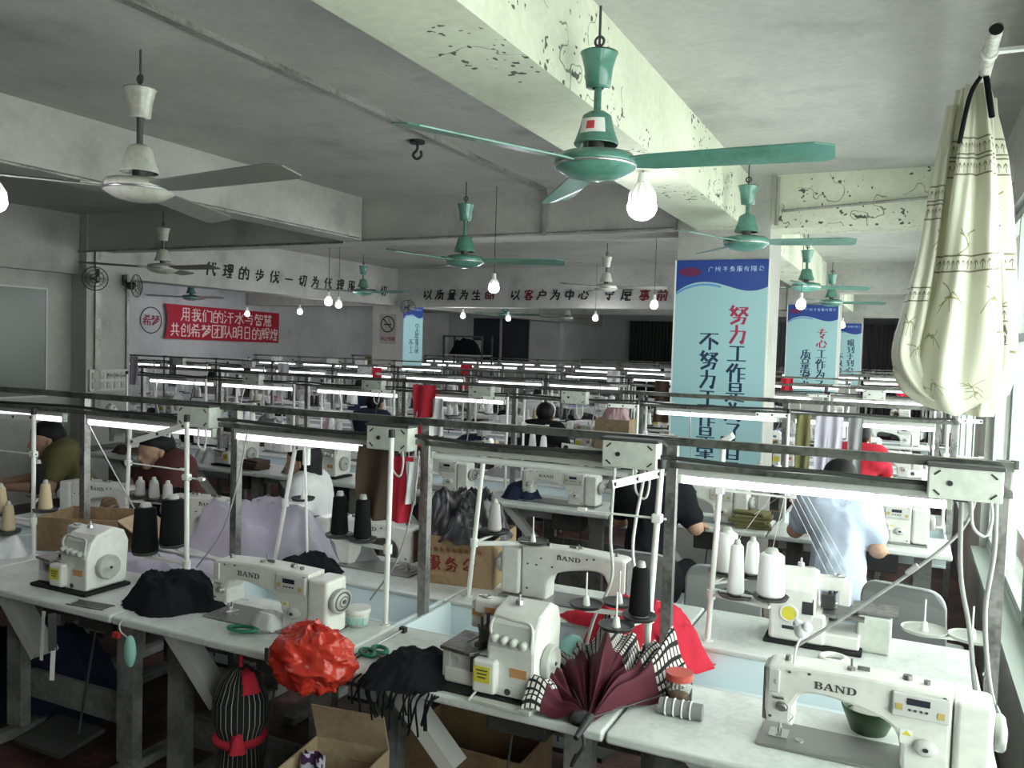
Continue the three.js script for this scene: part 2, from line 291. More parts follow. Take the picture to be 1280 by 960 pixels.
// window wall: sill wall, lintel and piers round real openings
const WIN = [[0.1, -1.2], [-1.5, -6.2], [-7.1, -12.6], [-13.6, -19.0]];
{
  const g = [box(0.2, 0.62, ZF + 24.2, XW + 0.1, 0.31, (ZF - 24.2) / 2), box(0.2, SLAB - 2.68, ZF + 24.2, XW + 0.1, (SLAB + 2.68) / 2, (ZF - 24.2) / 2)];
  let z = ZF; for (const [a, b] of [...WIN, [-24.2, -24.2]]) { if (z - a > 0.01) g.push(box(0.2, 2.06, z - a, XW + 0.1, 1.65, (z + a) / 2)); z = b; }
  S('wall_right', g, M.whitewash);
  WIN.forEach(([a, b]) => {
    const n = Math.max(2, Math.round((a - b) / 0.95)), w = (a - b) / n, x = XW + 0.07, t = new THREE.Group(); t.name = numbered('window'); t.userData.kind = 'structure'; scene.add(t);
    S('window_sill', box(0.1, 0.03, a - b, XW - 0.0, 0.635, (a + b) / 2), M.aluminium_frame, t);
    S('window_frame', [box(0.06, 0.05, a - b, x, 0.665, (a + b) / 2), box(0.06, 0.05, a - b, x, 2.655, (a + b) / 2), box(0.06, 0.045, a - b, x, 1.98, (a + b) / 2)], M.aluminium_frame, t);
    for (let i = 0; i <= n; i++) S('mullion', box(0.06, 1.98, 0.05, x, 1.66, a - i * w), M.aluminium_frame, t);
    for (let i = 0; i < n; i++) { const zc = a - (i + 0.5) * w; S('sash', [box(0.03, 1.27, 0.035, x - 0.01, 1.325, zc - w / 2 + 0.04), box(0.03, 1.27, 0.035, x - 0.01, 1.325, zc + w / 2 - 0.04), box(0.03, 0.035, w - 0.06, x - 0.01, 0.71, zc)], M.aluminium_frame, t); S('pane', box(0.004, 1.93, w - 0.05, x + 0.005, 1.66, zc), M.glass, t); }
  });
}
// far window in the back wall, boarded dark, with frame
{
  const t = new THREE.Group(); t.name = numbered('window'); t.userData.kind = 'structure'; scene.add(t);
  S('window_frame', [box(1.85, 0.05, 0.08, -10.325, 2.62, ZB), box(1.85, 0.05, 0.08, -10.325, 1.33, ZB), box(0.05, 1.3, 0.08, -11.23, 1.98, ZB), box(0.05, 1.3, 0.08, -9.42, 1.98, ZB), box(0.05, 1.3, 0.06, -10.325, 1.98, ZB)], M.aluminium_frame, t);
  for (const x of [-10.78, -9.87]) S('pane', box(0.86, 1.24, 0.01, x, 1.98, ZB - 0.03), M.screen_dark, t);
}
// dark drapes hung across the recess
for (const [x0, x1] of [[-7.5, -5.1], [-3.4, -0.9], [-0.8, 0.4]]) {
  const pts = []; const n = Math.round((x1 - x0) * 10); for (let i = 0; i <= n * 4; i++) pts.push([x0 + (x1 - x0) * i / (n * 4), -23.82 + 0.06 * Math.sin(i * Math.PI / 2)]);
  const s = new THREE.Shape(); pts.forEach((p, i) => (i ? s.lineTo(p[0], -p[1]) : s.moveTo(p[0], -p[1]))); [...pts].reverse().forEach((p) => s.lineTo(p[0], -p[1] + 0.02));
  const g = new THREE.ExtrudeGeometry(s, { depth: 2.66, bevelEnabled: false }); g.rotateX(-Math.PI / 2); g.translate(0, 0.02, 0);
  tag(P('drape', g, x0 < -5 ? M.dark_curtain : M.shutter), x0 < -5 ? 'dark green drape hung across the far recess behind the benches' : x0 < -2 ? 'grey drape at the far end behind the middle blue banner' : 'grey drape closing the far end next to the window wall', 'curtain');
}
// conduits and trunking
S('trim_1', [box(0.05, 0.03, 8.0, -2.8, SLAB - 0.012, -2.4)], M.rail_grey);
S('trim_2', [box(0.035, 0.38, 0.03, -2.78, SLAB - 0.2, -6.41), rod([-4.6, 2.785, -6.415], [-1.7, 2.80, -6.415], 0.012), rod([-1.66, 2.78, -6.42], [-1.66, 3.1, -6.42], 0.012)], M.rail_grey);
S('trim_3', [rod([-4.6, 2.80, 1.5], [-4.6, 2.79, -6.38], 0.014), rod([-0.9, 2.9, -6.41], [0.4, 2.97, -6.41], 0.01), rod([-0.93, 2.8, -6.41], [-0.93, 3.15, -6.41], 0.014), rod([-8.5, 2.76, -6.41], [-4.8, 2.77, -6.41], 0.012)], M.rail_grey);
S('trim_4', [box(0.03, 2.2, 0.07, -8.285, 2.0, -6.55), box(0.025, 1.1, 0.03, -8.285, 2.0, -6.95)], M.rail_grey);
// painted slogans: brush lettering on the beams
function slogan(text, w, h, pos, ry, step, redAt = []) {
  const px = 260, t = canvasTex(Math.round(w * px), Math.round(h * px), (c, W, H) => {
    const s = H * 0.8; c.clearRect(0, 0, W, H);
    [...text].forEach((ch, i) => { if (ch !== ' ') glyph(c, ch, s * 0.05 + i * step * px, H * 0.1, s * 0.82, redAt.includes(i) ? '#5a1420' : '#16161a', 0.17, 0.13, 0.14); });
  });
  const m = mat('slogan_paint', 0xffffff, { map: t, roughness: 0.8, transparent: true, alphaTest: 0.5 });
  const o = new THREE.Mesh(new THREE.PlaneGeometry(w, h), m); o.name = numbered('painted_slogan'); o.position.set(...pos); o.rotation.y = ry; o.userData.kind = 'structure'; o.receiveShadow = true; scene.add(o);
}
slogan('以质量为生命 以客户为中心', 3.15, 0.25, [-6.30, 2.695, -12.825], 0, 0.245, [5, 8]);
slogan('宁愿事前检', 1.5, 0.25, [-4.15 + 0.40, 2.695, -12.825], 0, 0.29, [2, 3]);
slogan('工', 0.3, 0.25, [-1.82, 2.695, -12.825], 0, 0.3);
slogan('代理的步伐一切为代理服务一切', 4.3, 0.26, [-8.415, 2.735, -10.4], Math.PI / 2, 0.31);

// ---------------------------------------------------------------- prototypes
const serif = await new FontLoader().loadAsync('fonts/droid/droid_serif_bold.typeface.json');
const sans = await new FontLoader().loadAsync('fonts/droid/droid_sans_bold.typeface.json');
const textGeo = (s, size, font = serif, depth = 0.001) => { const g = new TextGeometry(s, { font, size, depth, curveSegments: 3, bevelEnabled: false }); g.computeBoundingBox(); g.translate(-(g.boundingBox.max.x + g.boundingBox.min.x) / 2, 0, 0); return g; };
const knob = (r, h, x, y, z) => lathe([[0, 0], [r * 0.8, 0], [r, h * 0.2], [r, h * 0.7], [r * 0.75, h], [0, h]], 0, 0, 0, 14).rotateX(Math.PI / 2).translate(x, y, z);

function makeLockstitch(kind, lettered = true) {
  const o = T('lockstitch_machine', 'white lockstitch sewing machine', 'sewing machine', [0, 0, 0], 0, undefined, true);
  const s = new THREE.Shape();
  s.moveTo(-0.188, 0.075); s.lineTo(-0.255, 0.075); s.lineTo(-0.262, 0.12); s.lineTo(-0.262, 0.265); s.quadraticCurveTo(-0.262, 0.29, -0.235, 0.292);
  s.quadraticCurveTo(-0.05, 0.31, 0.06, 0.303); s.lineTo(0.19, 0.298); s.lineTo(0.19, 0.004); s.lineTo(0.075, 0.004); s.lineTo(0.073, 0.09);
  s.bezierCurveTo(0.066, 0.16, 0.02, 0.175, -0.03, 0.19); s.bezierCurveTo(-0.08, 0.203, -0.15, 0.22, -0.172, 0.19); s.lineTo(-0.188, 0.15); s.closePath();
  P('arm', extr(s, 0.104, 0.012, 8), M.cast_white, o);
  const mo = P('motor_cover', [rbox(0.088, 0.27, 0.125, 0.016, 0.236, 0.148, 0)], M.cast_white, o);
  P('handwheel', lathe([[0, -0.014], [0.03, -0.014], [0.056, -0.012], [0.06, -0.004], [0.06, 0.008], [0.052, 0.014], [0.034, 0.010], [0.03, 0.017], [0.012, 0.019], [0, 0.014]], 0, 0, 0, 24).rotateZ(-Math.PI / 2).translate(0.293, 0.175, 0), M.wheel_grey, o);
  P('wheel_ring', [torus(0.043, 0.004, 0.304, 0.175, 0, 'x'), torus(0.024, 0.004, 0.308, 0.175, 0, 'x'), cyl(0.010, 0.010, 0.012, 0.309, 0.175, 0, 'x')], M.dark_steel, o);
  P('bed', [rbox(0.36, 0.010, 0.178, 0.004, -0.095, 0.006, 0), box(0.19, 0.012, 0.178, 0.18, 0.006, 0)], M.bed_steel, o);
  P('needle_plate', [box(0.05, 0.003, 0.06, -0.226, 0.0125, 0), cyl(0.012, 0.012, 0.004, -0.17, 0.0125, 0.02)], M.steel, o);
  P('face_plate', [rbox(0.012, 0.20, 0.082, 0.005, -0.262, 0.175, 0)], M.worn_steel, o); P('thread_cover', rbox(0.028, 0.085, 0.008, 0.003, -0.238, 0.235, 0.054), M.panel_grey, o);
  for (const q of [[-0.245, 0.1], [-0.2, 0.275], [-0.15, 0.28], [0.17, 0.03], [0.17, 0.28]]) P('front_screw', cyl(0.0045, 0.0045, 0.004, q[0], q[1], 0.0525, 'z', 8), M.dark_steel, o);
  P('needle_bar', [rod([-0.225, 0.09, 0], [-0.225, 0.035, 0], 0.004), rod([-0.225, 0.04, 0], [-0.225, 0.012, 0], 0.0015), rod([-0.225, 0.09, -0.018], [-0.225, 0.03, -0.018], 0.0045)], M.steel, o);
  P('presser_foot', [box(0.012, 0.012, 0.014, -0.225, 0.026, -0.008), box(0.016, 0.003, 0.034, -0.225, 0.015, 0.004), rod([-0.225, 0.07, -0.02], [-0.19, 0.055, -0.07], 0.003)], M.steel, o);
  P('take_up_lever', rod([-0.235, 0.205, 0.05], [-0.235, 0.24, 0.06], 0.003), M.steel, o); P('thread_hook', box(0.03, 0.008, 0.01, -0.225, 0.175, 0.056), M.steel, o);
  P('thread_tension', [cyl(0.017, 0.017, 0.010, -0.215, 0.145, 0.056, 'z'), cyl(0.012, 0.014, 0.014, -0.215, 0.145, 0.066, 'z'), wire([[-0.2, 0.14, 0.07], [-0.185, 0.12, 0.064], [-0.195, 0.095, 0.06]], 0.0018, 8, 5)], M.steel, o);
  for (const q of [cyl(0.007, 0.009, 0.022, -0.21, 0.302, 0), cyl(0.010, 0.010, 0.012, -0.05, 0.309, 0.012), rod([-0.05, 0.300, -0.012], [-0.05, 0.335, -0.012], 0.003), box(0.03, 0.016, 0.006, -0.02, 0.312, 0.0), cyl(0.011, 0.013, 0.016, 0.085, 0.309, 0), cyl(0.008, 0.008, 0.014, 0.13, 0.307, 0.01)]) P('thread_guide', q, M.worn_steel, o);
  const pn = P('control_panel', rbox(0.135, 0.084, 0.016, 0.006, 0.118, 0.238, 0.056), M.panel_grey, o);
  P('screen', box(0.052, 0.022, 0.003, 0.112, 0.255, 0.0648), M.screen_dark, pn);
  P('button', [0, 1, 2, 3].map((i) => cyl(0.0038, 0.0038, 0.004, 0.092 + i * 0.013, 0.226, 0.065, 'z', 10)), M.dark_steel, pn);
  for (const q of [[0.068, 0.232], [0.163, 0.222]]) P('symbol_strip', box(0.016, 0.022, 0.002, q[0], q[1], 0.0645), M.symbol_tan, pn);
  const d = P('stitch_dial', [lathe([[0, 0], [0.027, 0], [0.029, 0.006], [0.026, 0.016], [0.012, 0.02], [0, 0.02]], 0, 0, 0, 20).rotateX(Math.PI / 2).translate(0.132, 0.1, 0.051)], kind === 'dial' ? M.panel_grey : M.box_white, o);
  P('dial_hub', cyl(0.007, 0.007, 0.004, 0.132, 0.1, 0.072, 'z'), M.black, d);
  P('warning_label', [box(0.03, 0.05, 0.001, 0.088, 0.125, 0.0527)], M.paper, o);
  P('warning_triangle', [extr([[0.077, 0.13], [0.099, 0.13], [0.088, 0.148]], 0.0016).translate(0, 0, 0.053)], M.yellow, o);
  if (lettered) P('lettering', [textGeo('BAND', 0.026).translate(-0.085, 0.232, 0.052), textGeo('BAND', 0.026).rotateY(Math.PI).translate(-0.02, 0.245, -0.052)], M.dark_steel, o);
  for (const [x, y] of [[-0.13, 0.275], [0.02, 0.27], [0.05, 0.2], [0.16, 0.06], [-0.235, 0.1], [0.16, 0.2], [-0.1, 0.27], [0.1, 0.24], [0.12, 0.2]]) P('screw', cyl(0.005, 0.005, 0.004, x, y, -0.0525, 'z', 8), M.dark_steel, o);
  o.traverse((m) => { if (m.isMesh) m.geometry.scale(1.05, 0.77, 1); });
  return o;
}
function makeOverlock() {
  const o = T('overlock_machine', 'white overlock sewing machine', 'sewing machine', [0, 0, 0], 0, undefined, true);
  P('base_pad', [rbox(0.35, 0.016, 0.23, 0.005, 0, 0.008, 0)], M.black_rubber, o);
  P('lower_housing', [rbox(0.20, 0.115, 0.20, 0.012, 0.055, 0.074, -0.01), rbox(0.16, 0.05, 0.18, 0.008, -0.085, 0.042, -0.01)], M.cast_white, o);
  P('upper_housing', extr([[-0.105, 0.02], [0.095, 0.02], [0.095, 0.165], [0.072, 0.235], [0.045, 0.268], [-0.045, 0.29], [-0.095, 0.268], [-0.118, 0.215]].map(([a, b]) => [-a, b]), 0.165, 0.01).rotateY(Math.PI / 2).translate(0.0755, 0, 0), M.cast_white, o);
  P('arm_head', [rbox(0.115, 0.05, 0.062, 0.01, -0.055, 0.245, -0.045, 0, 0, -0.05), rbox(0.045, 0.09, 0.05, 0.008, -0.105, 0.215, -0.05)], M.cast_white, o);
  P('arm_stripe', box(0.05, 0.022, 0.002, -0.045, 0.238, -0.0125), M.orange, o); P('arm_stripe', box(0.036, 0.022, 0.002, -0.105, 0.222, -0.0245), M.orange, o);
  const cp = P('cloth_plate', [extr([[-0.178, -0.085], [-0.03, -0.085], [-0.03, 0.055], [-0.06, 0.105], [-0.178, 0.085]], 0.012, 0.002).rotateX(Math.PI / 2).translate(0, 0.128, 0)], M.worn_steel, o);
  P('plate_support', [rbox(0.028, 0.10, 0.06, 0.005, -0.16, 0.07, 0.045), box(0.13, 0.02, 0.02, -0.1, 0.11, 0.06)], M.panel_grey, o);
  P('needle_mechanism', [box(0.05, 0.05, 0.05, -0.045, 0.165, 0.0), cyl(0.006, 0.006, 0.1, -0.05, 0.185, 0.0), cyl(0.005, 0.005, 0.09, -0.066, 0.18, 0.012), box(0.02, 0.014, 0.05, -0.06, 0.145, 0.03), rod([-0.075, 0.2, 0.02], [-0.045, 0.15, 0.045], 0.004), box(0.06, 0.06, 0.03, -0.035, 0.1, 0.075)], M.dark_steel, o);
  P('presser_foot', [box(0.022, 0.004, 0.06, -0.065, 0.136, 0.03), box(0.01, 0.03, 0.012, -0.065, 0.15, 0.015), rod([-0.07, 0.16, -0.02], [-0.095, 0.15, 0.05], 0.0035)], M.steel, o);
  const fc = P('front_cover', [rbox(0.082, 0.105, 0.04, 0.012, -0.002, 0.076, 0.102)], M.cast_white, o);
  P('caution_label', box(0.056, 0.05, 0.002, -0.006, 0.084, 0.1225), M.yellow, fc);
  P('caution_print', [0, 1, 2].map((i) => box(0.04 - i * 0.006, 0.004, 0.001, -0.006, 0.097 - i * 0.011, 0.124)), M.dark_steel, fc);
  P('stripe_label', [box(0.056, 0.028, 0.002, 0.105, 0.098, 0.0962)], M.orange, o);
  P('oil_window', [cyl(0.010, 0.010, 0.004, 0.07, 0.035, 0.096, 'z')], M.dark_steel, o);
  for (let i = 0; i < 4; i++) P('tension_knob', knob(0.013, 0.03, 0.022 + i * 0.033, 0.197 - i * 0.003, 0.082).translate(0, 0, 0), M.box_white, o);
  P('guard_handle', wire([[0.006, 0.198, 0.088], [0.004, 0.235, 0.088], [0.014, 0.258, 0.078], [0.075, 0.256, 0.08], [0.135, 0.25, 0.082], [0.146, 0.23, 0.09], [0.147, 0.185, 0.098]], 0.0055, 30, 6), M.panel_grey, o);
  P('thread_guide', [cyl(0.012, 0.014, 0.014, 0.06, 0.29, 0.0), cyl(0.004, 0.004, 0.03, 0.06, 0.3, 0.0)], M.steel, o); P('thread_guide', cyl(0.010, 0.010, 0.02, -0.1, 0.265, -0.05), M.steel, o); P('thread_ring', torus(0.013, 0.004, -0.075, 0.276, -0.04, 'y'), M.steel, o);
  P('tension_panel', box(0.142, 0.07, 0.004, 0.0755, 0.203, 0.0845, -0.31), M.panel_grey, o);
  const hw = P('handwheel', lathe([[0, 0], [0.05, 0], [0.056, 0.006], [0.056, 0.024], [0.05, 0.03], [0.044, 0.022], [0.018, 0.022], [0.015, 0.032], [0, 0.032]], 0, 0, 0, 24).rotateZ(-Math.PI / 2).translate(0.157, 0.115, 0.0), M.cast_grey, o);
  P('wheel_bolt', cyl(0.006, 0.006, 0.006, 0.19, 0.115, 0, 'x'), M.black, hw);
  P('oil_cap', [cyl(0.026, 0.026, 0.006, 0.085, 0.125, -0.114, 'z', 20)], M.yellow, o);
  P('oil_cap_ring', [torus(0.03, 0.006, 0.085, 0.125, -0.112, 'z')], M.cast_white, o);
  P('vent_opening', [box(0.04, 0.06, 0.01, 0.018, 0.16, -0.1105), box(0.045, 0.012, 0.006, 0.085, 0.07, -0.112)], M.black, o);
  return o;
}
function makeTable(top) {
  const o = T('sewing_table', 'sewing machine table', 'table', [0, 0, 0], 0, undefined, true);
  P('tabletop', rbox(1.008, 0.034, 0.475, 0.011, 0, 0.743, 0), top, o);
  for (const s of [-1, 1]) { const l = P('leg', box(0.095, 0.68, 0.05, s * 0.36, 0.386, 0.02), M.leg_grey, o); P('foot', rbox(0.07, 0.045, 0.44, 0.01, s * 0.36, 0.023, 0), M.leg_grey, l); }
  P('stretcher', box(0.64, 0.13, 0.02, 0, 0.24, -0.02), M.leg_grey, o);
  P('motor_box', [rbox(0.22, 0.14, 0.16, 0.01, 0.12, 0.63, -0.08)], M.dark_steel, o);
  P('cloth_chute', [box(0.36, 0.02, 0.11, -0.16, 0.60, 0.12, 0, 0, -0.78), box(0.36, 0.05, 0.01, -0.152, 0.608, 0.178, 0, 0, -0.78)], M.panel_grey, o);
  P('treadle', [box(0.3, 0.02, 0.22, 0.0, 0.1, 0.08, 0.12), rod([0.08, 0.1, 0.05], [0.1, 0.56, -0.02], 0.005)], M.dark_steel, o);
  return o;
}
function makeTrough() {
  const o = T('cloth_trough', 'sunken cloth trough', 'trough', [0, 0, 0], 0, undefined, true);
  P('bottom_panel', [box(0.985, 0.012, 0.42, 0, 0.60, 0, 0.06), box(0.985, 0.15, 0.012, 0, 0.665, -0.195), box(0.985, 0.15, 0.012, 0, 0.665, 0.198)], M.trough_white, o);
  for (const s of [-1, 1]) P('end_panel', box(0.012, 0.16, 0.38, s * 0.487, 0.675, 0), M.trough_white, o);
  for (const s of [-1, 1]) P('rim', box(0.985, 0.008, 0.02, 0, 0.752, s * 0.192), M.panel_grey, o);
  return o;
}
function makeCone(m, r1 = 0.033, r2 = 0.021, h = 0.13) {
  const o = T('thread_cone', 'cone of sewing thread', 'thread cone', [0, 0, 0], 0, undefined, true);
  P('thread', lathe([[0, 0.004], [r1 * 0.8, 0.004], [r1, 0.012], [r2 * 1.05, h - 0.008], [r2 * 0.8, h], [0, h]], 0, 0, 0, 18), m, o);
  P('core', lathe([[0, 0], [r1 * 0.85, 0], [r1 * 0.8, 0.006], [r2 * 0.62, h], [r2 * 0.45, h + 0.018], [0, h + 0.018]], 0, 0, 0, 12), M.cast_grey, o);
  return o;
}
// a thread stand: pole, spool arms with discs and spikes, guide rod, top bar
function makeStand(spec) {
  const { h = 0.74, lean = [0, 0], plates = [], guide, top, discs = M.dark_steel, topTip, discR = 0.058 } = spec, dk = discR / 0.058;
  const o = T('thread_stand', 'white thread stand', 'thread stand', [0, 0, 0], 0, undefined, true);
  const at = (y) => [lean[0] * y / h, y, lean[1] * y / h];
  P('pole', [rod([0, 0, 0], at(h), 0.0105, 10), cyl(0.02, 0.02, 0.006, 0, 0.003, 0)], M.stand_white, o);
  P('pole_cap', cyl(0.0135, 0.0135, 0.03, ...at(h + 0.01), 'y', 10), M.black, o);
  if (plates.length) {
    const y = plates[0][1] - 0.03, far = plates.reduce((a, p) => (Math.hypot(p[0], p[2]) > Math.hypot(a[0], a[2]) ? p : a));
    P('spool_arm', [bar(at(y), [far[0], y, far[2]], 0.024, 0.010), cyl(0.017, 0.017, 0.035, ...at(y), 'y', 12)], M.stand_white, o);
  }
  for (const p of plates) {
    const d = P('spool_disc', lathe([[0, 0], [0.05, 0.0], [0.056, 0.008], [0.058, 0.008], [0.052, -0.004], [0, -0.006]].map(([a, b]) => [a * dk, b]), p[0], p[1] - 0.015, p[2], 26), discs, o);
    P('spool_pin', [lathe([[0.014, 0], [0.009, 0.03], [0.003, 0.034], [0.003, 0.11], [0, 0.112]], p[0], p[1] - 0.015, p[2], 10)], M.stand_white, d);
    if (Math.hypot(p[0], p[2]) > 0.02) P('disc_bracket', bar([p[0], p[1] - 0.026, p[2]], at(p[1] - 0.03), 0.014, 0.006), M.stand_white, o);
  }
  if (guide) { const a = at(guide[1]); P('guide_rod', [rod([a[0] + 0.03 * Math.sign(-guide[0] || 1), guide[1], a[2]], [guide[0], guide[1] - 0.004, guide[2]], 0.004), rbox(0.035, 0.03, 0.03, 0.006, ...a), box(0.03, 0.012, 0.016, guide[0], guide[1], guide[2])], M.stand_white, o); }
  if (top) { const b = P('top_bar', [bar(at(h - 0.02), [top[0], h - 0.02 + (top[1] || 0), top[2]], 0.008, 0.026)], M.stand_white, o); for (const t of [0.06, 0.5, 0.95]) { const q = at(h - 0.02); P('bar_bolt', cyl(0.007, 0.007, 0.012, q[0] + (top[0] - q[0]) * t, h - 0.02 + (top[1] || 0) * t, q[2] + (top[2] - q[2]) * t, Math.abs(top[0]) > Math.abs(top[2]) ? 'z' : 'x', 10), M.dark_steel, b); } }
  if (topTip) P('paper_tip', rbox(0.05, 0.026, 0.03, 0.008, at(h)[0] + 0.015, h + 0.02, at(h)[2], 0, 0, 0.6), M.paper, o);
  return o;
}
function makeControlBox() {
  const o = T('control_box', 'white motor control box', 'control box', [0, 0, 0], 0, undefined, true);
  P('housing', rbox(0.20, 0.098, 0.075, 0.006), M.box_white, o);
  P('lid', rbox(0.21, 0.012, 0.085, 0.004, 0, 0.052, 0), M.dark_steel, o);
  P('slot', [[-0.075, 0.03, 0.7], [0.075, 0.03, -0.7], [-0.075, -0.03, -0.7], [0.075, -0.03, 0.7]].map(([x, y, r]) => box(0.022, 0.005, 0.003, x, y, 0.0385, 0, 0, r)), M.black, o);
  P('socket', box(0.04, 0.008, 0.02, -0.01, -0.05, 0.02), M.black, o); P('button', cyl(0.008, 0.008, 0.008, -0.04, 0, 0.038, 'z'), M.black, o);
  P('cable', wire([[0.02, -0.05, 0.02], [0.03, -0.13, 0.03], [0.06, -0.15, 0.03], [0.075, -0.1, 0.03], [0.07, -0.04, 0.03]], 0.0045, 20, 6), M.cable_white, o);
  return o;
}
function makeTube(len, lit = true) {
  const o = T('fluorescent_tube', 'lit fluorescent tube', 'tube light', [0, 0, 0], 0, undefined, true);
  P('batten', rbox(len, 0.024, 0.034, 0.004, 0, 0.03, 0), M.tube_batten, o);
  for (const s of [-1, 1]) P('holder', rbox(0.016, 0.042, 0.026, 0.004, s * (len / 2 - 0.006), 0.008, 0), M.box_white, o);
  P('tube', cyl(0.0135, 0.0135, len - 0.03, 0, 0, 0, 'x', 14), lit ? M.lit_tube : M.unlit_tube, o);
  return o;
}
function makeFan(green, rodLen, R, turn, near) {
  const body = green ? M.fan_green : M.fan_white, blade = green ? M.fan_green : M.fan_grey_blade, rodM = green ? M.fan_green : M.dark_steel;
  const o = T('ceiling_fan', 'ceiling fan', 'ceiling fan', [0, 0, 0], 0, undefined, true);     // origin at the motor, rod upwards
  P('motor', lathe([[0, -0.052], [0.05, -0.052], [0.10, -0.040], [0.138, -0.016], [0.142, 0.0], [0.142, 0.012], [0.13, 0.03], [0.07, 0.042], [0, 0.044]], 0, 0, 0, 32), body, o);
  P('trim_ring', torus(0.138, 0.006, 0, -0.008, 0, 'y', 6, 32), M.steel, o);
  P('lower_cup', lathe([[0.075, 0.05], [0.078, 0.056], [0.062, 0.10], [0.05, 0.15], [0.028, 0.165], [0, 0.165]].slice().map((p) => p), 0, 0.015, 0, 24), body, o);
  P('neck', cyl(0.028, 0.028, 0.05, 0, 0.055, 0), M.dark_steel, o);
  P('rod', cyl(0.013, 0.013, rodLen, 0, 0.16 + rodLen / 2, 0), rodM, o);
  P('canopy', lathe([[0.02, 0], [0.042, 0.004], [0.05, 0.07], [0.062, 0.115], [0.066, 0.12], [0.03, 0.12]], 0, 0.14 + rodLen - 0.02, 0, 24), body, o);
  P('hook', [rod([0, rodLen + 0.2, 0], [0, rodLen + 0.40, 0], 0.005), torus(0.016, 0.005, 0, rodLen + 0.28, 0, 'z')], M.dark_steel, o);
  if (near) { const st = P('sticker', new THREE.CylinderGeometry(0.0600, 0.0700, 0.05, 16, 1, false, -0.7, 1.4).rotateY(0.1).translate(0, 0.122, 0), M.paper, o); P('sticker_print', new THREE.CylinderGeometry(0.0625, 0.068, 0.028, 10, 1, false, -0.32, 0.45).rotateY(0.1).translate(0, 0.122, 0), M.red, st); }
  for (let i = 0; i < 3; i++) {
    const a = turn + i * 2.0944, g = extr([[0.12, -0.045], [0.2, -0.058], [R - 0.06, -0.072], [R, -0.045], [R, 0.05], [R - 0.03, 0.07], [0.2, 0.058], [0.12, 0.04]], 0.006, 0.0015);
    g.rotateX(-Math.PI / 2 - 0.2); g.rotateY(a);
    const b = P('blade', g, blade, o);
    const br = extr([[0.1, -0.02], [0.22, -0.03], [0.22, 0.03], [0.1, 0.02]], 0.006).rotateX(-Math.PI / 2 - 0.2).translate(0, 0.006, 0); br.rotateY(a);
    P('blade_bracket', br, green ? M.fan_dark_green : M.fan_white, b);
  }
  return o;
}
function makeBulb(wireUp, k) {
  const o = T('hanging_bulb', 'lit LED bulb', 'light bulb', [0, 0, 0], 0, undefined, true);
  P('globe', lathe([[0, -0.045], [0.022, -0.042], [0.042, -0.028], [0.052, -0.006], [0.052, 0.008], [0, 0.008]].map(([a, b]) => [a * k, b * k]), 0, 0, 0, 20), M.lit_bulb, o);
  for (let i = 0; i < 12; i++) P('fin', extr([[0.014, 0.01], [0.050, 0.01], [0.048, 0.045], [0.026, 0.082], [0.014, 0.085]].map(([a, b]) => [a * k, b * k]), 0.004 * k).rotateY(i * Math.PI / 6), M.stand_white, o);
  P('socket', [cyl(0.016 * k, 0.02 * k, 0.055, 0, 0.085 * k + 0.02, 0)], M.stand_white, o);
  if (wireUp > 0.085 * k + 0.05) P('wire', rod([0, 0.085 * k + 0.04, 0], [0, wireUp, 0], 0.003, 6), M.cable_black, o);
  return o;
}
function makeStool() {
  const o = T('plastic_stool', 'grey plastic stool', 'stool', [0, 0, 0], 0, undefined, true);
  P('seat', rbox(0.36, 0.03, 0.34, 0.014, 0, 0.41, 0), M.plastic_grey, o);
  for (const [x, z] of [[-0.14, -0.13], [0.14, -0.13], [-0.14, 0.13], [0.14, 0.13]]) P('leg', rod([x * 1.15, 0, z * 1.15], [x, 0.41, z], 0.018, 8, 0.022), M.plastic_grey, o);
  return o;
}
function makeChair() {
  const o = T('plastic_chair', 'grey plastic chair', 'chair', [0, 0, 0], 0, undefined, true);      // sitter faces -Z
  P('seat', rbox(0.42, 0.028, 0.40, 0.012, 0, 0.45, 0), M.plastic_grey, o);
  const s = new THREE.Shape(); s.moveTo(-0.19, 0); s.lineTo(0.19, 0); s.lineTo(0.185, 0.27); s.quadraticCurveTo(0.17, 0.36, 0.09, 0.36); s.lineTo(-0.09, 0.36); s.quadraticCurveTo(-0.17, 0.36, -0.185, 0.27); s.closePath();
  const g = extr(s, 0.022, 0.006, 6), p = g.attributes.position; for (let i = 0; i < p.count; i++) p.setZ(i, p.getZ(i) - p.getX(i) ** 2 * 0.9); g.computeVertexNormals(); g.rotateX(0.14).translate(0, 0.46, 0.19);
  P('backrest', g, M.plastic_grey, o);
  for (const [x, z] of [[-0.18, -0.17], [0.18, -0.17], [-0.18, 0.18], [0.18, 0.18]]) P('leg', rod([x * 1.12, 0, z * 1.15], [x, 0.45, z], 0.016, 8, 0.02), M.plastic_grey, o);
  return o;
}
// far copies: the same thing as one coloured mesh, too small in view to show its parts
const M_far = mat('far_paint', 0xffffff, { vertexColors: true, roughness: 0.5 });
function flat(proto, skip = []) {
  proto.updateMatrixWorld(true);
  const inv = proto.matrixWorld.clone().invert(), list = [];
  proto.traverse((m) => {
    if (!m.isMesh || skip.includes(m.name)) return;
    const g = m.geometry.clone().applyMatrix4(inv.clone().multiply(m.matrixWorld)), c = m.material.color, a = new Float32Array(g.attributes.position.count * 3);
    for (let i = 0; i < a.length; i += 3) { a[i] = c.r * 0.9; a[i + 1] = c.g * 0.9; a[i + 2] = c.b * 0.9; }
    g.setAttribute('color', new THREE.BufferAttribute(a, 3)); list.push(g);
  });
  const o = new THREE.Mesh(mergeGeometries(list), M_far); o.name = proto.name; o.castShadow = o.receiveShadow = true; o.userData = { ...proto.userData };
  return o;
}
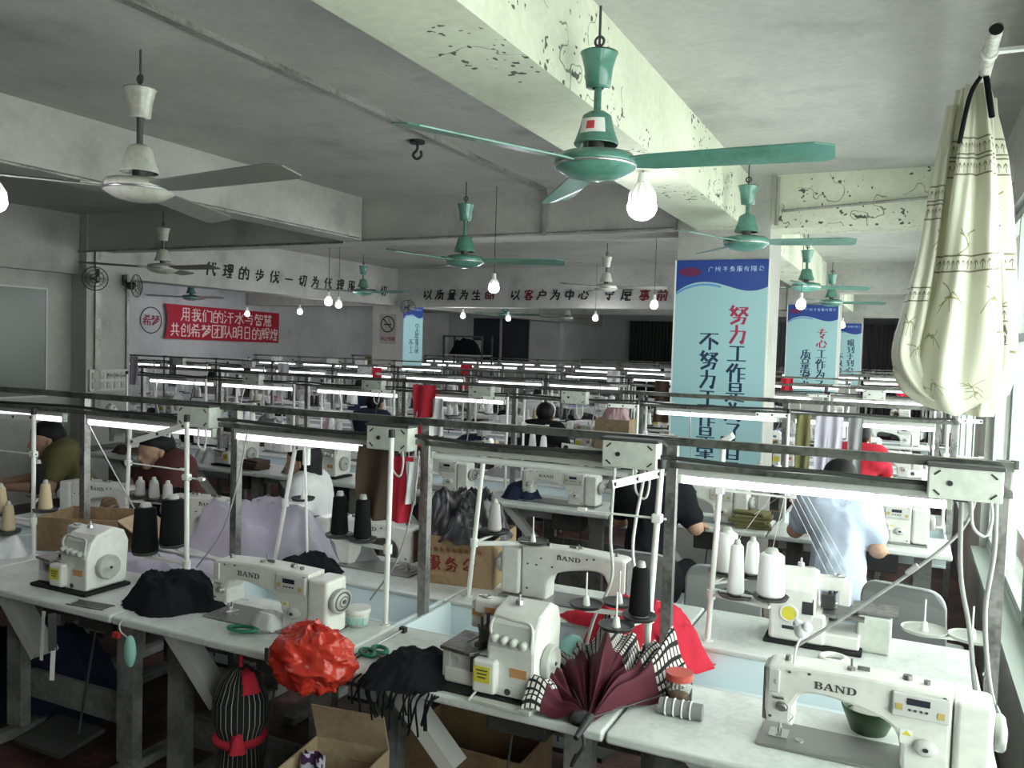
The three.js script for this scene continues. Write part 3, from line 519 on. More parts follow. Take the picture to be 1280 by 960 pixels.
// a heap of cloth: several lobes run together, creased all over, with an irregular outline
function heap(w, d, h, s, n = 44, rough = 1, sharp = 0.6) {
  const g = new THREE.PlaneGeometry(w, d, n, n).rotateX(-Math.PI / 2), p = g.attributes.position, ridge = (u, v, f, q) => 1 - Math.abs(2 * fbm(u, v, f, q, 3) - 1), lobes = [[0.5, 0.5, 0.30, 0.24, 0.8, 0]];
  for (let i = 0; i < 7; i++) { const a = i * 0.9 + hash(i, s, 3), r = 0.12 + 0.17 * hash(i, s, 4); lobes.push([0.5 + r * Math.cos(a), 0.5 + r * Math.sin(a), 0.13 + 0.10 * hash(i, s, 5), 0.10 + 0.08 * hash(i, s, 6), 0.35 + 0.45 * hash(i, s, 7), a * 1.7]); }
  for (let i = 0; i < p.count; i++) {
    const u = p.getX(i) / w + 0.5, v = p.getZ(i) / d + 0.5, wu = u + 0.10 * (fbm(u, v, 4, s + 5) - 0.5), wv = v + 0.10 * (fbm(v, u, 4, s + 6) - 0.5);
    let keep = 1; for (const [cx, cy, rx, ry, k, a] of lobes) { const x = wu - cx, y = wv - cy, e = ((x * Math.cos(a) + y * Math.sin(a)) / rx) ** 2 + ((y * Math.cos(a) - x * Math.sin(a)) / ry) ** 2; keep *= 1 - k * Math.max(0, 1 - e * 0.42) ** 2.1; }
    const b = 1 - keep, y = h * (b * 0.85 + rough * Math.min(1, b * 2.2) * (0.20 * Math.pow(ridge(wu, wv, 6, s + 1), 2.5) + 0.10 * ridge(wu, wv, 13, s + 3) - 0.12));
    p.setY(i, y < 0.012 ? Math.min(y, 0.012) - 0.006 : y);
  }
  g.setIndex([...g.index.array].filter((_, i, all) => { const t = i - (i % 3); return Math.max(p.getY(all[t]), p.getY(all[t + 1]), p.getY(all[t + 2])) > 0.001; }));
  for (let i = 0; i < p.count; i++) p.setY(i, Math.max(0.0, p.getY(i)));
  g.computeVertexNormals(); return g;
}
function rag(name, label, cat, m, w, d, h, x, y, z, s, ry = 0, rough) { const o = P(name, heap(w, d, h, s, 56, rough), m); o.position.set(x, y, z); o.rotation.y = ry; return tag(o, label, cat); }
// a sheet of cloth that hangs, with pleats
function hanging(w, h, s, thick = 0.006, pleat = 0.015) {
  const nx = 14, ny = 20, f = new THREE.PlaneGeometry(w, h, nx, ny), b = f.clone();
  for (const [g, o] of [[f, thick / 2], [b, -thick / 2]]) { const p = g.attributes.position; for (let i = 0; i < p.count; i++) { const u = p.getX(i) / w + 0.5, v = 0.5 - p.getY(i) / h; p.setZ(i, o + pleat * Math.sin(u * 9 + s + v * 1.5) * (0.4 + v) + 0.01 * (fbm(u, v, 4, s) - 0.5)); p.setX(i, p.getX(i) * (1 + 0.12 * Math.sin(v * 4 + s) * v)); } g.translate(0, -h / 2, 0); }
  b.setIndex([...b.index.array].reverse()); f.computeVertexNormals(); b.computeVertexNormals();
  return [f, b];
}

// ---------------------------------------------------------------- bench rows
const PITCH = 1.015, X0 = 0.27, ROWS = [-2.93, -5.93, -8.95, -11.95, -14.95, -17.95, -20.9], BAYS = [5, 7, 11, 11, 11, 11, 8];
const bayX = (k) => X0 - PITCH * (k + 0.5), where = (k, r, side) => `${ORD[k]} from the window, ${side} side of ${ORD[r]} bench row`;
const lock = makeLockstitch('dial'), over = makeOverlock(), tableW = makeTable(M.laminate), trough = makeTrough(), boxP = makeControlBox();
const lockF = flat(makeLockstitch('dial', false), ['screw', 'symbol_strip', 'warning_label', 'warning_triangle', 'button']), overF = flat(over, ['caution_print']), tableF = flat(tableW, ['treadle', 'cloth_chute']), troughF = flat(trough), boxF = flat(boxP, ['cable']);
const standG = makeStand({ h: 0.72, plates: [[-0.16, 0.26, 0.05], [-0.04, 0.27, 0.10]], guide: [-0.2, 0.47, 0.02], top: [-0.2, 0, 0.05] }), standF = flat(standG, ['spool_pin']);
const cones = { white: makeCone(M.thread_white), black: makeCone(M.thread_black), beige: makeCone(M.thread_beige), grey: makeCone(M.thread_grey), green: makeCone(M.thread_green), tallwhite: makeCone(M.thread_white, 0.032, 0.022, 0.19), tallblack: makeCone(M.thread_black, 0.036, 0.026, 0.16), bigblack: makeCone(M.thread_black, 0.058, 0.045, 0.21), bigwhite: makeCone(M.thread_white, 0.05, 0.042, 0.16), bobbin: makeCone(M.thread_grey, 0.028, 0.022, 0.09) };
const coneF = Object.fromEntries(Object.entries(cones).map(([k, v]) => [k, flat(v)]));
const tubeLit = makeTube(0.85), tubeShort = makeTube(0.82), tubeOff = makeTube(0.84, false);
function tubeLamp(x, y, z, len) {
  const l = new THREE.RectAreaLight(COOL, TUBE_LIGHT, len - 0.04, 0.05); l.position.set(x, y - 0.018, z); l.lookAt(x, -5, z); l.name = numbered('tube_glow'); scene.add(l);
}
ROWS.forEach((zc, r) => {
  const n = BAYS[r], xEnd = X0 - PITCH * n, far = r >= 2, railM = r === 0 ? M.rail_green : M.rail_green;
  const g = T('light_rail_frame', `steel post and rail frame carrying the tube lights along the ${ORD[r]} bench row`, 'rail frame', [0, 0, zc]);
  for (let k = 0; k <= n; k++) P('post', box(0.036, 1.56, 0.036, X0 - PITCH * k, 0.78, 0), M.worn_steel, g);
  P('top_rail', box(X0 - xEnd + 0.05, far ? 0.022 : 0.028, 0.03, (X0 + xEnd) / 2, 1.545, 0.026), railM, g);
  P('lamp_rail', [box(X0 - xEnd + 0.05, 0.02, 0.05, (X0 + xEnd) / 2, 1.462, 0.026)], railM, g);
  if (r < 3) { const pts = []; for (let k = 0; k <= n * 4; k++) pts.push([X0 - PITCH * k / 4, 1.480 + (k % 4 ? -0.004 * Math.sin(k * 2.1) : 0.008), 0.05]); P('cable', wire(pts, 0.008, n * 10, 6), M.cable_black, g); }
  for (let k = 0; k < n; k++) {
    if (r > 0 && (hash(k, r, 5) < 0.06)) continue;
    const off = r === 0 && k === 1, x = r === 0 ? [-0.29, -1.30, -2.33, -3.31, -4.33][k] : bayX(k) + rr(-0.05, 0.05), y = 1.412;
    dup(off ? tubeOff : tubeLit, [x, y, zc + 0.026], 0, off ? 'unlit fluorescent tube under the rail between the red strap and the white control box' : `lit fluorescent tube, ${ORD[k]} from the window over the ${ORD[r]} bench row`);
    if (!off) tubeLamp(x, y, zc + 0.026, 0.85);
  }
});
// tables, troughs, machines, stands and their cones row by row
const fabrics = ['cloth_black', 'cloth_navy', 'cloth_lilac', 'cloth_white', 'cloth_red', 'cloth_brown', 'cloth_grey', 'cloth_pink', 'cloth_blue', 'cloth_olive', 'cloth_black', 'cloth_grey'];
const fabricWord = (f) => ({ shirt_pale: 'pale blue' }[f] || f.replace('cloth_', ''));
const heapGeo = [heap(0.42, 0.34, 0.10, 11, 24), heap(0.36, 0.30, 0.14, 12, 24), heap(0.5, 0.32, 0.08, 13, 24)].map((g) => boxUV(clean(g)));
for (let r = 0; r < 5; r++) {
  const zc = ROWS[r], far = r >= 2;
  for (let k = 0; k < BAYS[r]; k++) {
    const x = bayX(k);
    for (const side of [1, -1]) {
      if (r === 1 && side < 0 && k === 1) continue;            // the pillar stands here
      if (r === 3 && side < 0) continue; if (r === 4 && side < 0) continue;
      const z = zc + side * 0.43, sd = side > 0 ? 'near' : 'far', ry = side > 0 ? 0 : Math.PI;
      const tb = far ? tableF : tableW;
      dup(tb, [x, 0, z], ry, r === 0 ? null : `long sewing table, ${where(k, r, sd)}`);
      if (r === 0) scene.children.at(-1).userData.label = (side > 0 ? ['white sewing table nearest the camera under the machine beside the window', 'white sewing table under the maroon umbrella and the yellow-labelled overlock machine', 'sewing table whose front edge carries the red plastic bag', 'sewing table under the grey machine, with straps hanging below its edge', 'sewing table at the dim end with white fluffy padding'] : ['white far-side table under the machine with the round yellow cap', 'far-side sewing table under the brown sack-like carton and lettered machine', 'far-side sewing table below the hanging red strap and two black cones', 'far-side sewing table under the tall heap of lilac cloth', 'far-side sewing table at the dim end behind the brown cardboard box'])[k];
      if (r === 0) continue;                                    // the front row is furnished by hand below
      const isOver = hash(k, r * 2 + (side > 0 ? 1 : 0), 17) < 0.4, dx = (side > 0 ? 0.12 : -0.06) + rr(-0.06, 0.06);
      const proto = isOver ? (far ? overF : over) : (far ? lockF : lock);
      dup(proto, [x + dx, 0.76, z + side * 0.02], ry, `${isOver ? 'white overlock' : 'white lockstitch'} machine, ${where(k, r, sd)}`);
      if (r < 4) {
        const sx = x - 0.46 * (side > 0 ? 1 : -1) + (side > 0 ? 0 : 0.02), sp = [sx, 0.76, zc + side * 0.235];
        dup(far ? standF : standG, sp, ry, `thread stand, ${where(k, r, sd)}`);
        const kinds = pick([['white', 'white'], ['white', 'black'], ['bigwhite', 'white'], ['black', 'black'], ['white', 'beige'], ['grey', 'white']]);
        [[-0.16, 0.26, 0.05], [-0.04, 0.27, 0.10]].forEach((p, i) => { const ck = kinds[i]; if (r > 2 && i) return; dup((far ? coneF : cones)[ck], [sp[0] + p[0] * side, 0.76 + p[1] - 0.012, sp[2] + p[2] * side], 0, `${ck.replace('big', 'big ')} cone, ${i ? 'inner' : 'outer'} on stand, ${where(k, r, sd).replace('side of', 'side')}`, 'thread cones on the stands of the bench rows'); });
      }
      if (hash(k, r * 2 + side, 23) < (r < 3 ? 0.9 : 0.5)) {
        const f = pick(fabrics), o = P('cloth_heap', heapGeo[Math.floor(rnd() * 3)].clone(), M[f]); o.position.set(x - 0.22 * side, 0.76, z - 0.02); o.rotation.y = rr(-0.6, 0.6);
        tag(o, `heap of ${fabricWord(f)} cloth on table ${where(k, r, sd)}`, 'cloth');
      }
    }
    if (!(r === 1 && k === 1)) dup(far ? troughF : trough, [x, 0, zc], 0, r === 0 ? `pale sunken cloth trough between tables, ${ORD[k]} from the window, first bench row` : `pale cloth trough between tables, ${ORD[k]} from the window, ${ORD[r]} bench row`);
    if (r > 0 && r < 4 && hash(k, r, 41) < 0.35) dup(far ? boxF : boxP, [x + rr(-0.3, 0.3), 1.49, zc + 0.075], 0, `white control box on rail, ${ORD[k]} from the window, ${ORD[r]} bench row`);
    if (r > 0 && r < 4) for (const i of [0, 1]) {
      if (hash(k, r * 2 + i, 61) < 0.65) { const cx = x + (i ? 0.28 : -0.2) + rr(-0.12, 0.12), dz = rr(-0.12, 0.2), o = P('hanging_cable', wire([[0, 1.45, 0.04], [rr(-0.03, 0.03), 1.25, 0.06 + dz * 0.2], [rr(-0.08, 0.08), 1.0, 0.08 + dz * 0.6], [rr(-0.1, 0.1), 0.77, 0.1 + dz]], r > 2 ? 0.006 : 0.0045, 14, 5), pick([M.cable_white, M.cable_white, M.cable_grey, M.cable_black])); o.position.set(cx, 0, zc); tag(o, `${i ? 'thin' : 'slack'} cable hanging from the rail, ${ORD[k]} bay from window, ${ORD[r]} bench row`, 'cable'); }
      if (hash(k, r * 2 + i, 67) < 0.55 && !(i && (r === 3 || (r === 1 && k === 1)))) { const f = pick(fabrics), side = i ? -1 : 1, n = 3 + Math.floor(rnd() * 4), o = P('cloth_stack', [...Array(n)].map((_, j) => rbox(0.2 + rr(-0.03, 0.03), 0.022, 0.15 + rr(-0.02, 0.02), 0.008, rr(-0.012, 0.012), 0.011 + j * 0.021, rr(-0.012, 0.012), 0, rr(-0.2, 0.2))), M[f]); o.position.set(x + 0.40 * side, 0.76, zc + side * 0.52); tag(o, `folded ${fabricWord(f)} pieces stacked on table ${where(k, r, i ? 'far' : 'near').replace('side of', 'side')}`, 'cloth'); }
    }
    if (r > 0 && !(r === 1 && k < 3) && hash(k, r, 43) < 0.36) {
      const f = pick(['cloth_red', 'cloth_white', 'cloth_olive', 'cloth_grey', 'cloth_lilac', 'cloth_brown']), hh = rr(0.28, 0.5), o = P('hanging_cloth', hanging(rr(0.12, 0.22), hh, k + r), M[f]);
      o.position.set(x + rr(-0.4, 0.4), 1.53, zc + 0.062); tag(o, `strip of ${fabricWord(f)} cloth hung on rail, ${ORD[k]} from the window, ${ORD[r]} bench row`, 'cloth');
    }
  }
}

// ---------------------------------------------------------------- the front bench row, thing by thing
dup(lock, [-0.055, 0.76, -2.49], 0, 'white lockstitch machine with digital panel, nearest the camera beside the window');
dup(over, [-1.145, 0.76, -2.40], 0, 'white overlock machine with yellow label between black cloth and maroon umbrella');
dup(lock, [-2.18, 0.76, -2.52], 0, 'white lockstitch machine behind the red plastic bag');
dup(over, [-3.23, 0.76, -2.48], 0, 'grey-looking overlock machine with large handwheel left of the black cloth heap').scale.set(1, 0.92, 1);
dup(over, [-0.285, 0.76, -3.40], Math.PI, 'white overlock machine seen from behind with round yellow oil cap');
dup(lock, [-1.30, 0.76, -3.37], Math.PI, 'white lockstitch machine seen from behind, right of the brown sack box');
dup(lock, [-2.36, 0.76, -3.40], Math.PI, 'white lockstitch machine seen from behind below the hanging red strap');
dup(lock, [-3.40, 0.76, -3.40], Math.PI, 'white lockstitch machine seen from behind beside the heap of lilac cloth');
dup(lock, [-4.25, 0.76, -3.40], Math.PI, 'white lockstitch machine seen from behind near the shelf of beige cones');
const standAt = (x, z, spec, label, y = 0.76) => { const s = makeStand(spec); s.name = numbered('thread_stand'); s.position.set(x, y, z); scene.add(s); s.userData.label = label; return s; };
const cone = (k, x, y, z, label, group) => dup(cones[k], [x, y, z], 0, label, group);
standAt(0.30, -3.33, { h: 0.735, lean: [0.04, 0], plates: [[-0.21, 0.15, 0.03], [-0.06, 0.15, 0.03]], top: [-0.29, -0.03, 0], discs: M.cast_grey, discR: 0.078 }, 'thread stand with two empty dusty discs at the window end of the front row');
standAt(-0.75, -2.685, { h: 0.72, lean: [0.03, 0], plates: [[-0.20, 0.25, 0.04], [-0.11, 0.25, -0.04], [-0.05, 0.24, 0.17], [-0.005, 0.25, 0.07]], guide: [-0.24, 0.55, 0], top: [-0.09, -0.03, 0.14] }, 'thread stand with four dark discs behind the maroon umbrella');
cone('tallblack', -0.755, 1.0, -2.615, 'black thread cone on the disc behind the maroon umbrella');
standAt(-1.80, -2.715, { h: 0.74, lean: [0.01, 0], plates: [[-0.25, 0.33, -0.03], [-0.13, 0.33, -0.02]] }, 'thread stand carrying two black cones beside the red strap');
cone('tallblack', -2.05, 1.078, -2.745, 'black thread cone on the stand beside the red strap, farther from the pole', 'two black cones beside the red strap');
cone('tallblack', -1.93, 1.078, -2.735, 'black thread cone on the stand beside the red strap, closer to the pole', 'two black cones beside the red strap');
standAt(-2.85, -2.715, { h: 0.73, lean: [-0.01, 0], plates: [[-0.27, 0.12, -0.01], [-0.12, 0.17, -0.03]], guide: [0.08, 0.48, 0], top: [-0.34, -0.10, 0.02] }, 'thread stand carrying two very large black spools above the lilac cloth');
cone('bigblack', -3.12, 0.868, -2.725, 'very large black spool farther from its pole above the lilac cloth');
cone('bigblack', -2.97, 0.918, -2.745, 'very large black spool close to its pole above the lilac cloth');
standAt(-3.86, -2.70, { h: 0.70, plates: [[-0.22, 0.20, 0.02], [-0.10, 0.13, 0.06], [0.06, 0.24, -0.02], [-0.14, 0.28, -0.12]], top: [-0.3, -0.01, 0], guide: [-0.3, 0.5, 0] }, 'thread stand carrying beige cones at the dim end of the front row');
[[-4.08, 0.948, -2.68], [-3.96, 0.878, -2.64], [-3.80, 0.988, -2.72], [-4.0, 1.028, -2.82]].forEach((p, i) => cone(i === 3 ? 'tallblack' : 'beige', ...p, ['beige cone farthest from the pole at the dim end of the front row', 'beige cone lowest and nearest the camera at the dim end of the front row', 'beige cone right of the pole at the dim end of the front row', 'black cone behind the beige cones at the dim end'][i], i === 3 ? undefined : 'beige cones at the dim end'));
standAt(-1.70, -3.21, { h: 0.66, lean: [0.06, 0], plates: [[0.03, 0.27, -0.18], [0.24, 0.26, -0.14]], discR: 0.07, topTip: true }, 'leaning thread stand with one cone and paper tip by the brown sack box');
cone('grey', -1.67, 1.018, -3.39, 'single pale grey cone above the brown sack box');
standAt(-0.65, -3.19, { h: 0.76, lean: [0.03, 0], plates: [[0.10, 0.21, 0.02], [0.23, 0.23, 0.05], [0.03, 0.25, -0.13], [0.13, 0.25, -0.15]], discR: 0.066, topTip: true, guide: [0.28, 0.58, -0.02] }, 'thread stand with four white cones and paper tip in front of the blue banner');
cone('tallwhite', -0.55, 0.958, -3.17, 'tall slim white cone on the four-cone stand before the blue banner');
cone('bigwhite', -0.42, 0.978, -3.14, 'fat white cone nearest the round yellow oil cap');
cone('bigwhite', -0.62, 0.998, -3.32, 'fat white cone touching the pole of the four-cone stand');
cone('white', -0.52, 0.998, -3.34, 'small white cone at the back of the four-cone stand');
standAt(-2.76, -3.18, { h: 0.60, lean: [0.12, 0], top: [0.32, 0.04, 0], plates: [[0.12, 0.34, -0.06]] }, 'leaning thread stand with long top bar in front of the long-haired woman');
{ const o = T('bent_tube_hood', 'white curved plastic hood on top of the leaning stand', 'hood', [-2.63, 1.365, -3.18]); P('hood', [new THREE.TorusGeometry(0.055, 0.016, 8, 16, Math.PI).translate(0, 0, 0), box(0.03, 0.1, 0.02, 0.055, -0.05, 0), box(0.03, 0.05, 0.02, -0.055, -0.02, 0)], M.paper, o); P('hood_tape', wire([[0.05, 0, 0.012], [0.07, -0.2, 0.02], [0.09, -0.45, 0.03], [0.10, -0.6, 0.03]], 0.007, 20, 5), M.paper, o); }
standAt(-3.85, -3.23, { h: 0.62, lean: [0.03, 0], plates: [[0.04, 0.22, -0.06], [0.10, 0.22, -0.1], [0.16, 0.22, -0.05], [0.25, 0.22, -0.06]], top: [0.36, -0.02, 0.03], guide: [0.42, 0.40, 0] }, 'thread stand with four small grey cones beside the leftmost visible posts');
[[0.04, -0.06], [0.10, -0.1], [0.16, -0.05], [0.25, -0.06]].forEach(([a, b], i) => cone('bobbin', -3.85 + a, 0.968, -3.23 + b, `small grey cone, ${ORD[i]} from the pole of the four-cone stand beside the dark post`, 'four small grey cones'));
// control boxes on the front rail
[[-0.875, 1.492, 'white control box on the front rail left of the big blue banner'], [0.165, 1.49, 'white control box on the front rail beside the curtain'], [-1.885, 1.475, 'white control box on the front rail above the red strap'], [-2.94, 1.495, 'white control box on the front rail left of the curved hood']].forEach(([x, y, l]) => dup(boxP, [x, y, -2.862], 0, l));
{ const o = T('flat_arm', 'white flat bolted arm reaching out of the control box left of the blue banner', 'bracket', [-1.06, 1.485, -2.9]); P('arm', box(0.20, 0.028, 0.006, 0, 0, 0, 0, 0, -0.07), M.stand_white, o); P('bolt', [cyl(0.008, 0.008, 0.012, -0.08, 0.006, 0.004, 'z')], M.black, o); P('joint', box(0.03, 0.05, 0.02, -0.07, -0.03, 0.0), M.black, o); }

// ---------------------------------------------------------------- people
function blob(bones, cell, k = 0.03) {
  let lo = V(9, 9, 9), hi = V(-9, -9, -9);
  for (const b of bones) for (const [x, y, z, r] of [[b[0], b[1], b[2], b[6]], [b[3], b[4], b[5], b[7]]]) { lo.min(V(x - r, y - r, z - r)); hi.max(V(x + r, y + r, z + r)); }
  const c = lo.clone().add(hi).multiplyScalar(0.5), d = hi.clone().sub(lo), N = Math.ceil((Math.max(d.x, d.y, d.z) + 0.06) / cell) + 4, h = N / 2;
  const mc = new MarchingCubes(N, new THREE.MeshBasicMaterial(), false, false, 90000);
  const pre = bones.map((b) => { const dx = b[3] - b[0], dy = b[4] - b[1], dz = b[5] - b[2]; return [...b, dx, dy, dz, Math.max(1e-9, dx * dx + dy * dy + dz * dz)]; });
  mc.field.fill(-1);
  for (let iz = 0; iz < N; iz++) for (let iy = 0; iy < N; iy++) for (let ix = 0; ix < N; ix++) {
    const x = c.x + (ix - h) * cell, y = c.y + (iy - h) * cell, z = c.z + (iz - h) * cell;
    if (x < lo.x - 0.05 || x > hi.x + 0.05 || y < lo.y - 0.05 || y > hi.y + 0.05 || z < lo.z - 0.05 || z > hi.z + 0.05) continue;
    let dmin = 1;
    for (const b of pre) {
      const px = x - b[0], py = y - b[1], pz = z - b[2]; let t = (px * b[8] + py * b[9] + pz * b[10]) / b[11]; t = t < 0 ? 0 : t > 1 ? 1 : t;
      const e = Math.hypot(px - b[8] * t, py - b[9] * t, pz - b[10] * t) - (b[6] + (b[7] - b[6]) * t), hh = Math.max(0, k - Math.abs(dmin - e)) / k;
      dmin = Math.min(dmin, e) - hh * hh * k * 0.25;
    }
    mc.field[ix + iy * N + iz * N * N] = -dmin;
  }
  mc.isolation = 0; mc.update();
  const g = new THREE.BufferGeometry(), p = mc.positionArray.slice(0, mc.count * 3);
  for (let i = 0; i < p.length; i += 3) { p[i] = c.x + p[i] * h * cell; p[i + 1] = c.y + p[i + 1] * h * cell; p[i + 2] = c.z + p[i + 2] * h * cell; }
  g.setAttribute('position', new THREE.BufferAttribute(p, 3));
  const w = mergeVertices(g, 1e-4); w.computeVertexNormals(); return w;
}
const mid = (a, b, t) => a.map((v, i) => v + (b[i] - v) * t);
function hand(w, dir, s) {              // palm and five curled fingers from the wrist on
  const d = V(...dir).normalize(), side = V(0, 1, 0).cross(d).normalize().multiplyScalar(s), dn = V(0, -1, 0), q = (f, u, v) => V(...w).addScaledVector(d, f).addScaledVector(side, u).addScaledVector(dn, v).toArray();
  const B = [[...q(0.0, 0, 0), ...q(0.03, 0, 0), 0.024, 0.022], [...q(0.03, -0.022, 0), ...q(0.075, -0.026, 0), 0.017, 0.014], [...q(0.03, 0.02, 0), ...q(0.075, 0.024, 0), 0.017, 0.014], [...q(0.05, -0.02, 0), ...q(0.06, 0.02, 0), 0.014, 0.014]];
  [[-0.030, 0.030, 0.024], [-0.010, 0.036, 0.028], [0.010, 0.034, 0.026], [0.029, 0.026, 0.02]].forEach(([u, l1, l2]) => { B.push([...q(0.078, u, 0), ...q(0.078 + l1 * 0.95, u * 1.1, 0.014), 0.0095, 0.009], [...q(0.078 + l1 * 0.95, u * 1.1, 0.014), ...q(0.078 + l1 + l2 * 0.6, u * 1.1, 0.014 + l2 * 0.8), 0.0088, 0.0075]); });
  B.push([...q(0.02, -0.03, 0.005), ...q(0.05, -0.052, 0.012), 0.012, 0.010], [...q(0.05, -0.052, 0.012), ...q(0.078, -0.05, 0.02), 0.0095, 0.0085]);
  return B;
}
const bodyCache = {};
function bodyGeo(o) {                   // seated figure that faces -Z, seat at 0.46; lean forward, twist of the head
  const key = JSON.stringify(o); if (bodyCache[key]) return bodyCache[key];
  const ln = o.lean ?? 0.08, sl = o.slide ?? 0, tx = o.turn ?? 0, hd = o.drop ?? 0.02, fine = o.fine;
  const pel = [0, 0.54, 0.02], wst = [sl * 0.4, 0.74, 0.0 - ln * 0.35], cst = [sl * 0.8, 0.93, -ln * 0.8], nek = [sl, 1.085, -ln * 1.05], hc = [sl + (o.headX ?? 0), 1.205 - hd, -ln * 1.25 - 0.03];
  const sw = o.shoulder ?? 0.16, sh = (s) => [sl * 0.9 + s * sw, 1.035, -ln * 0.95], el = (s) => (s < 0 ? o.elL : o.elR) ?? [sl + s * 0.235, 0.82, -ln - 0.10], wr = (s) => (s < 0 ? o.wrL : o.wrR) ?? [s * 0.10, 0.82, -ln - 0.33];
  const kn = (s) => [s * 0.13, 0.51, -0.42], an = (s) => [s * 0.13, 0.10, -0.36];
  const f = V(Math.sin(tx), -0.18, -Math.cos(tx)).normalize(), rt = V(Math.cos(tx), 0, Math.sin(tx)), hp = (a, b, c) => V(...hc).addScaledVector(rt, a).add(V(0, b, 0)).addScaledVector(f, c).toArray();
  const head = [[...hp(0, 0.03, -0.02), ...hp(0, 0.025, 0.02), 0.082, 0.078], [...hp(0, -0.03, 0.03), ...hp(0, -0.075, 0.052), 0.062, 0.034], [...hp(0, 0.0, 0.085), ...hp(0, -0.022, 0.103), 0.010, 0.013], [...hp(-0.018, -0.052, 0.083), ...hp(0.018, -0.052, 0.083), 0.008, 0.008], [...hp(-0.08, -0.005, -0.01), ...hp(-0.082, -0.03, -0.005), 0.014, 0.01], [...hp(0.08, -0.005, -0.01), ...hp(0.082, -0.03, -0.005), 0.014, 0.01], [...hp(-0.04, 0.012, 0.072), ...hp(0.04, 0.012, 0.072), 0.012, 0.012], [...nek, ...hp(0, -0.05, -0.02), 0.052, 0.05]];
  const trunk = [[...pel, ...wst, 0.135, 0.115], [...wst, ...cst, 0.115, 0.13], [...mid(cst, sh(-1), 0.6), ...mid(cst, sh(1), 0.6), 0.115, 0.115], [...sh(-1), ...sh(1), 0.062, 0.062], [...cst, ...nek, 0.1, 0.055], [-0.08, 0.53, 0.02, 0.08, 0.53, 0.02, 0.12, 0.12]];
  const arms = [], legs = [], sleeves = [];
  for (const s of [-1, 1]) {
    arms.push([...sh(s), ...el(s), 0.05, 0.040], [...el(s), ...wr(s), 0.040, 0.027]);
    sleeves.push([...sh(s), ...mid(sh(s), el(s), o.sleeve ?? 0.68), 0.063, 0.062]);
    legs.push([s * 0.09, 0.53, 0, ...kn(s), 0.085, 0.058], [...kn(s), ...an(s), 0.056, 0.042], [...an(s), s * 0.14, 0.05, -0.5, 0.045, 0.032]);
  }
  const low = trunk.map((b) => { b = [...b]; b[6] -= 0.012; b[7] -= 0.012; return b; });
  const parts = [blob([...low, ...arms, ...legs.map((b) => { b = [...b]; b[6] -= 0.01; b[7] -= 0.01; return b; })], fine ? 0.014 : 0.02), blob(head, fine ? 0.005 : 0.008, 0.02)];
  for (const s of [-1, 1]) parts.push(blob(hand(wr(s), V(...wr(s)).sub(V(...el(s))).toArray(), s), fine ? 0.0035 : 0.0055, 0.008));
  const hair = o.hair === 'long' ? [[...hp(0, 0.045, -0.03), ...hp(0, 0.045, 0.012), 0.09, 0.082], [...hp(0, 0.0, -0.055), ...hp(0, -0.24, -0.085), 0.078, 0.06], [...hp(-0.055, 0, -0.05), ...hp(-0.06, -0.2, -0.06), 0.045, 0.04], [...hp(0.055, 0, -0.05), ...hp(0.06, -0.2, -0.06), 0.045, 0.04]] : [[...hp(0, 0.045, -0.03), ...hp(0, 0.052, 0.014), 0.089, 0.080], [...hp(0, 0.0, -0.05), ...hp(0, -0.03, -0.05), 0.076, 0.06]];
  return bodyCache[key] = {
    body: mergeGeometries(parts.map((g) => clean(g))), shirt: blob([...trunk.map((b, i) => { b = [...b]; if (i === 0) b[1] += 0.03; b[6] += 0.012; b[7] += i === 4 ? 0.0 : 0.012; return b; }), ...sleeves], fine ? 0.013 : 0.02, 0.045), wrinkled: true,
    trousers: blob([[-0.08, 0.53, 0.02, 0.08, 0.53, 0.02, 0.127, 0.127], ...legs.map((b, i) => (i % 3 === 2 ? null : b)).filter(Boolean)], 0.018), shoe: blob(legs.filter((b, i) => i % 3 === 2).map((b) => { b = [...b]; b[6] += 0.008; b[7] += 0.008; return b; }), 0.012), hair: blob(hair, fine ? 0.008 : 0.011, 0.04),
    eyes: [-0.031, 0.031].map((a) => new THREE.SphereGeometry(0.0105, 10, 8).translate(...hp(a, 0.002, 0.078))), brows: [-0.032, 0.032].map((a) => box(0.028, 0.005, 0.006, ...hp(a, 0.022, 0.085), 0, -tx)), mouth: box(0.034, 0.006, 0.006, ...hp(0, -0.052, 0.0905), 0, -tx),
  };
}
function wrinkle(g, amp) {
  const p = g.attributes.position, n = g.attributes.normal;
  for (let i = 0; i < p.count; i++) { const x = p.getX(i) + p.getZ(i) * 0.7 + 1, y = p.getY(i); const w = Math.pow(1 - Math.abs(2 * fbm(x * 0.55 + y * 0.25, y * 0.45 - x * 0.2, 9, 301, 3) - 1), 2) - 0.45; p.setXYZ(i, p.getX(i) + n.getX(i) * w * amp, y + n.getY(i) * w * amp, p.getZ(i) + n.getZ(i) * w * amp); }
  g.computeVertexNormals(); return g;
}
function person(label, pos, ry, o, shirt, legs = M.denim) {
  const g = bodyGeo(o), t = T('person', label, 'person', pos, ry);
  P('body', g.body.clone(), M.skin, t); P('shirt', wrinkle(g.shirt.clone(), o.fine ? 0.022 : 0.015), shirt, t); P('trousers', g.trousers.clone(), legs, t); P('shoes', g.shoe.clone(), M.black, t); P('hair', g.hair.clone(), M.hair, t);
  if (o.fine) { P('eyes', g.eyes.map((e) => e.clone()), M.black, t); P('eyebrows', g.brows.map((e) => e.clone()), M.hair, t); P('mouth', g.mouth.clone(), mat('lip', L(0.3, 0.12, 0.1), { roughness: 0.5 }), t); }
  return t;
}
const chair = makeChair();
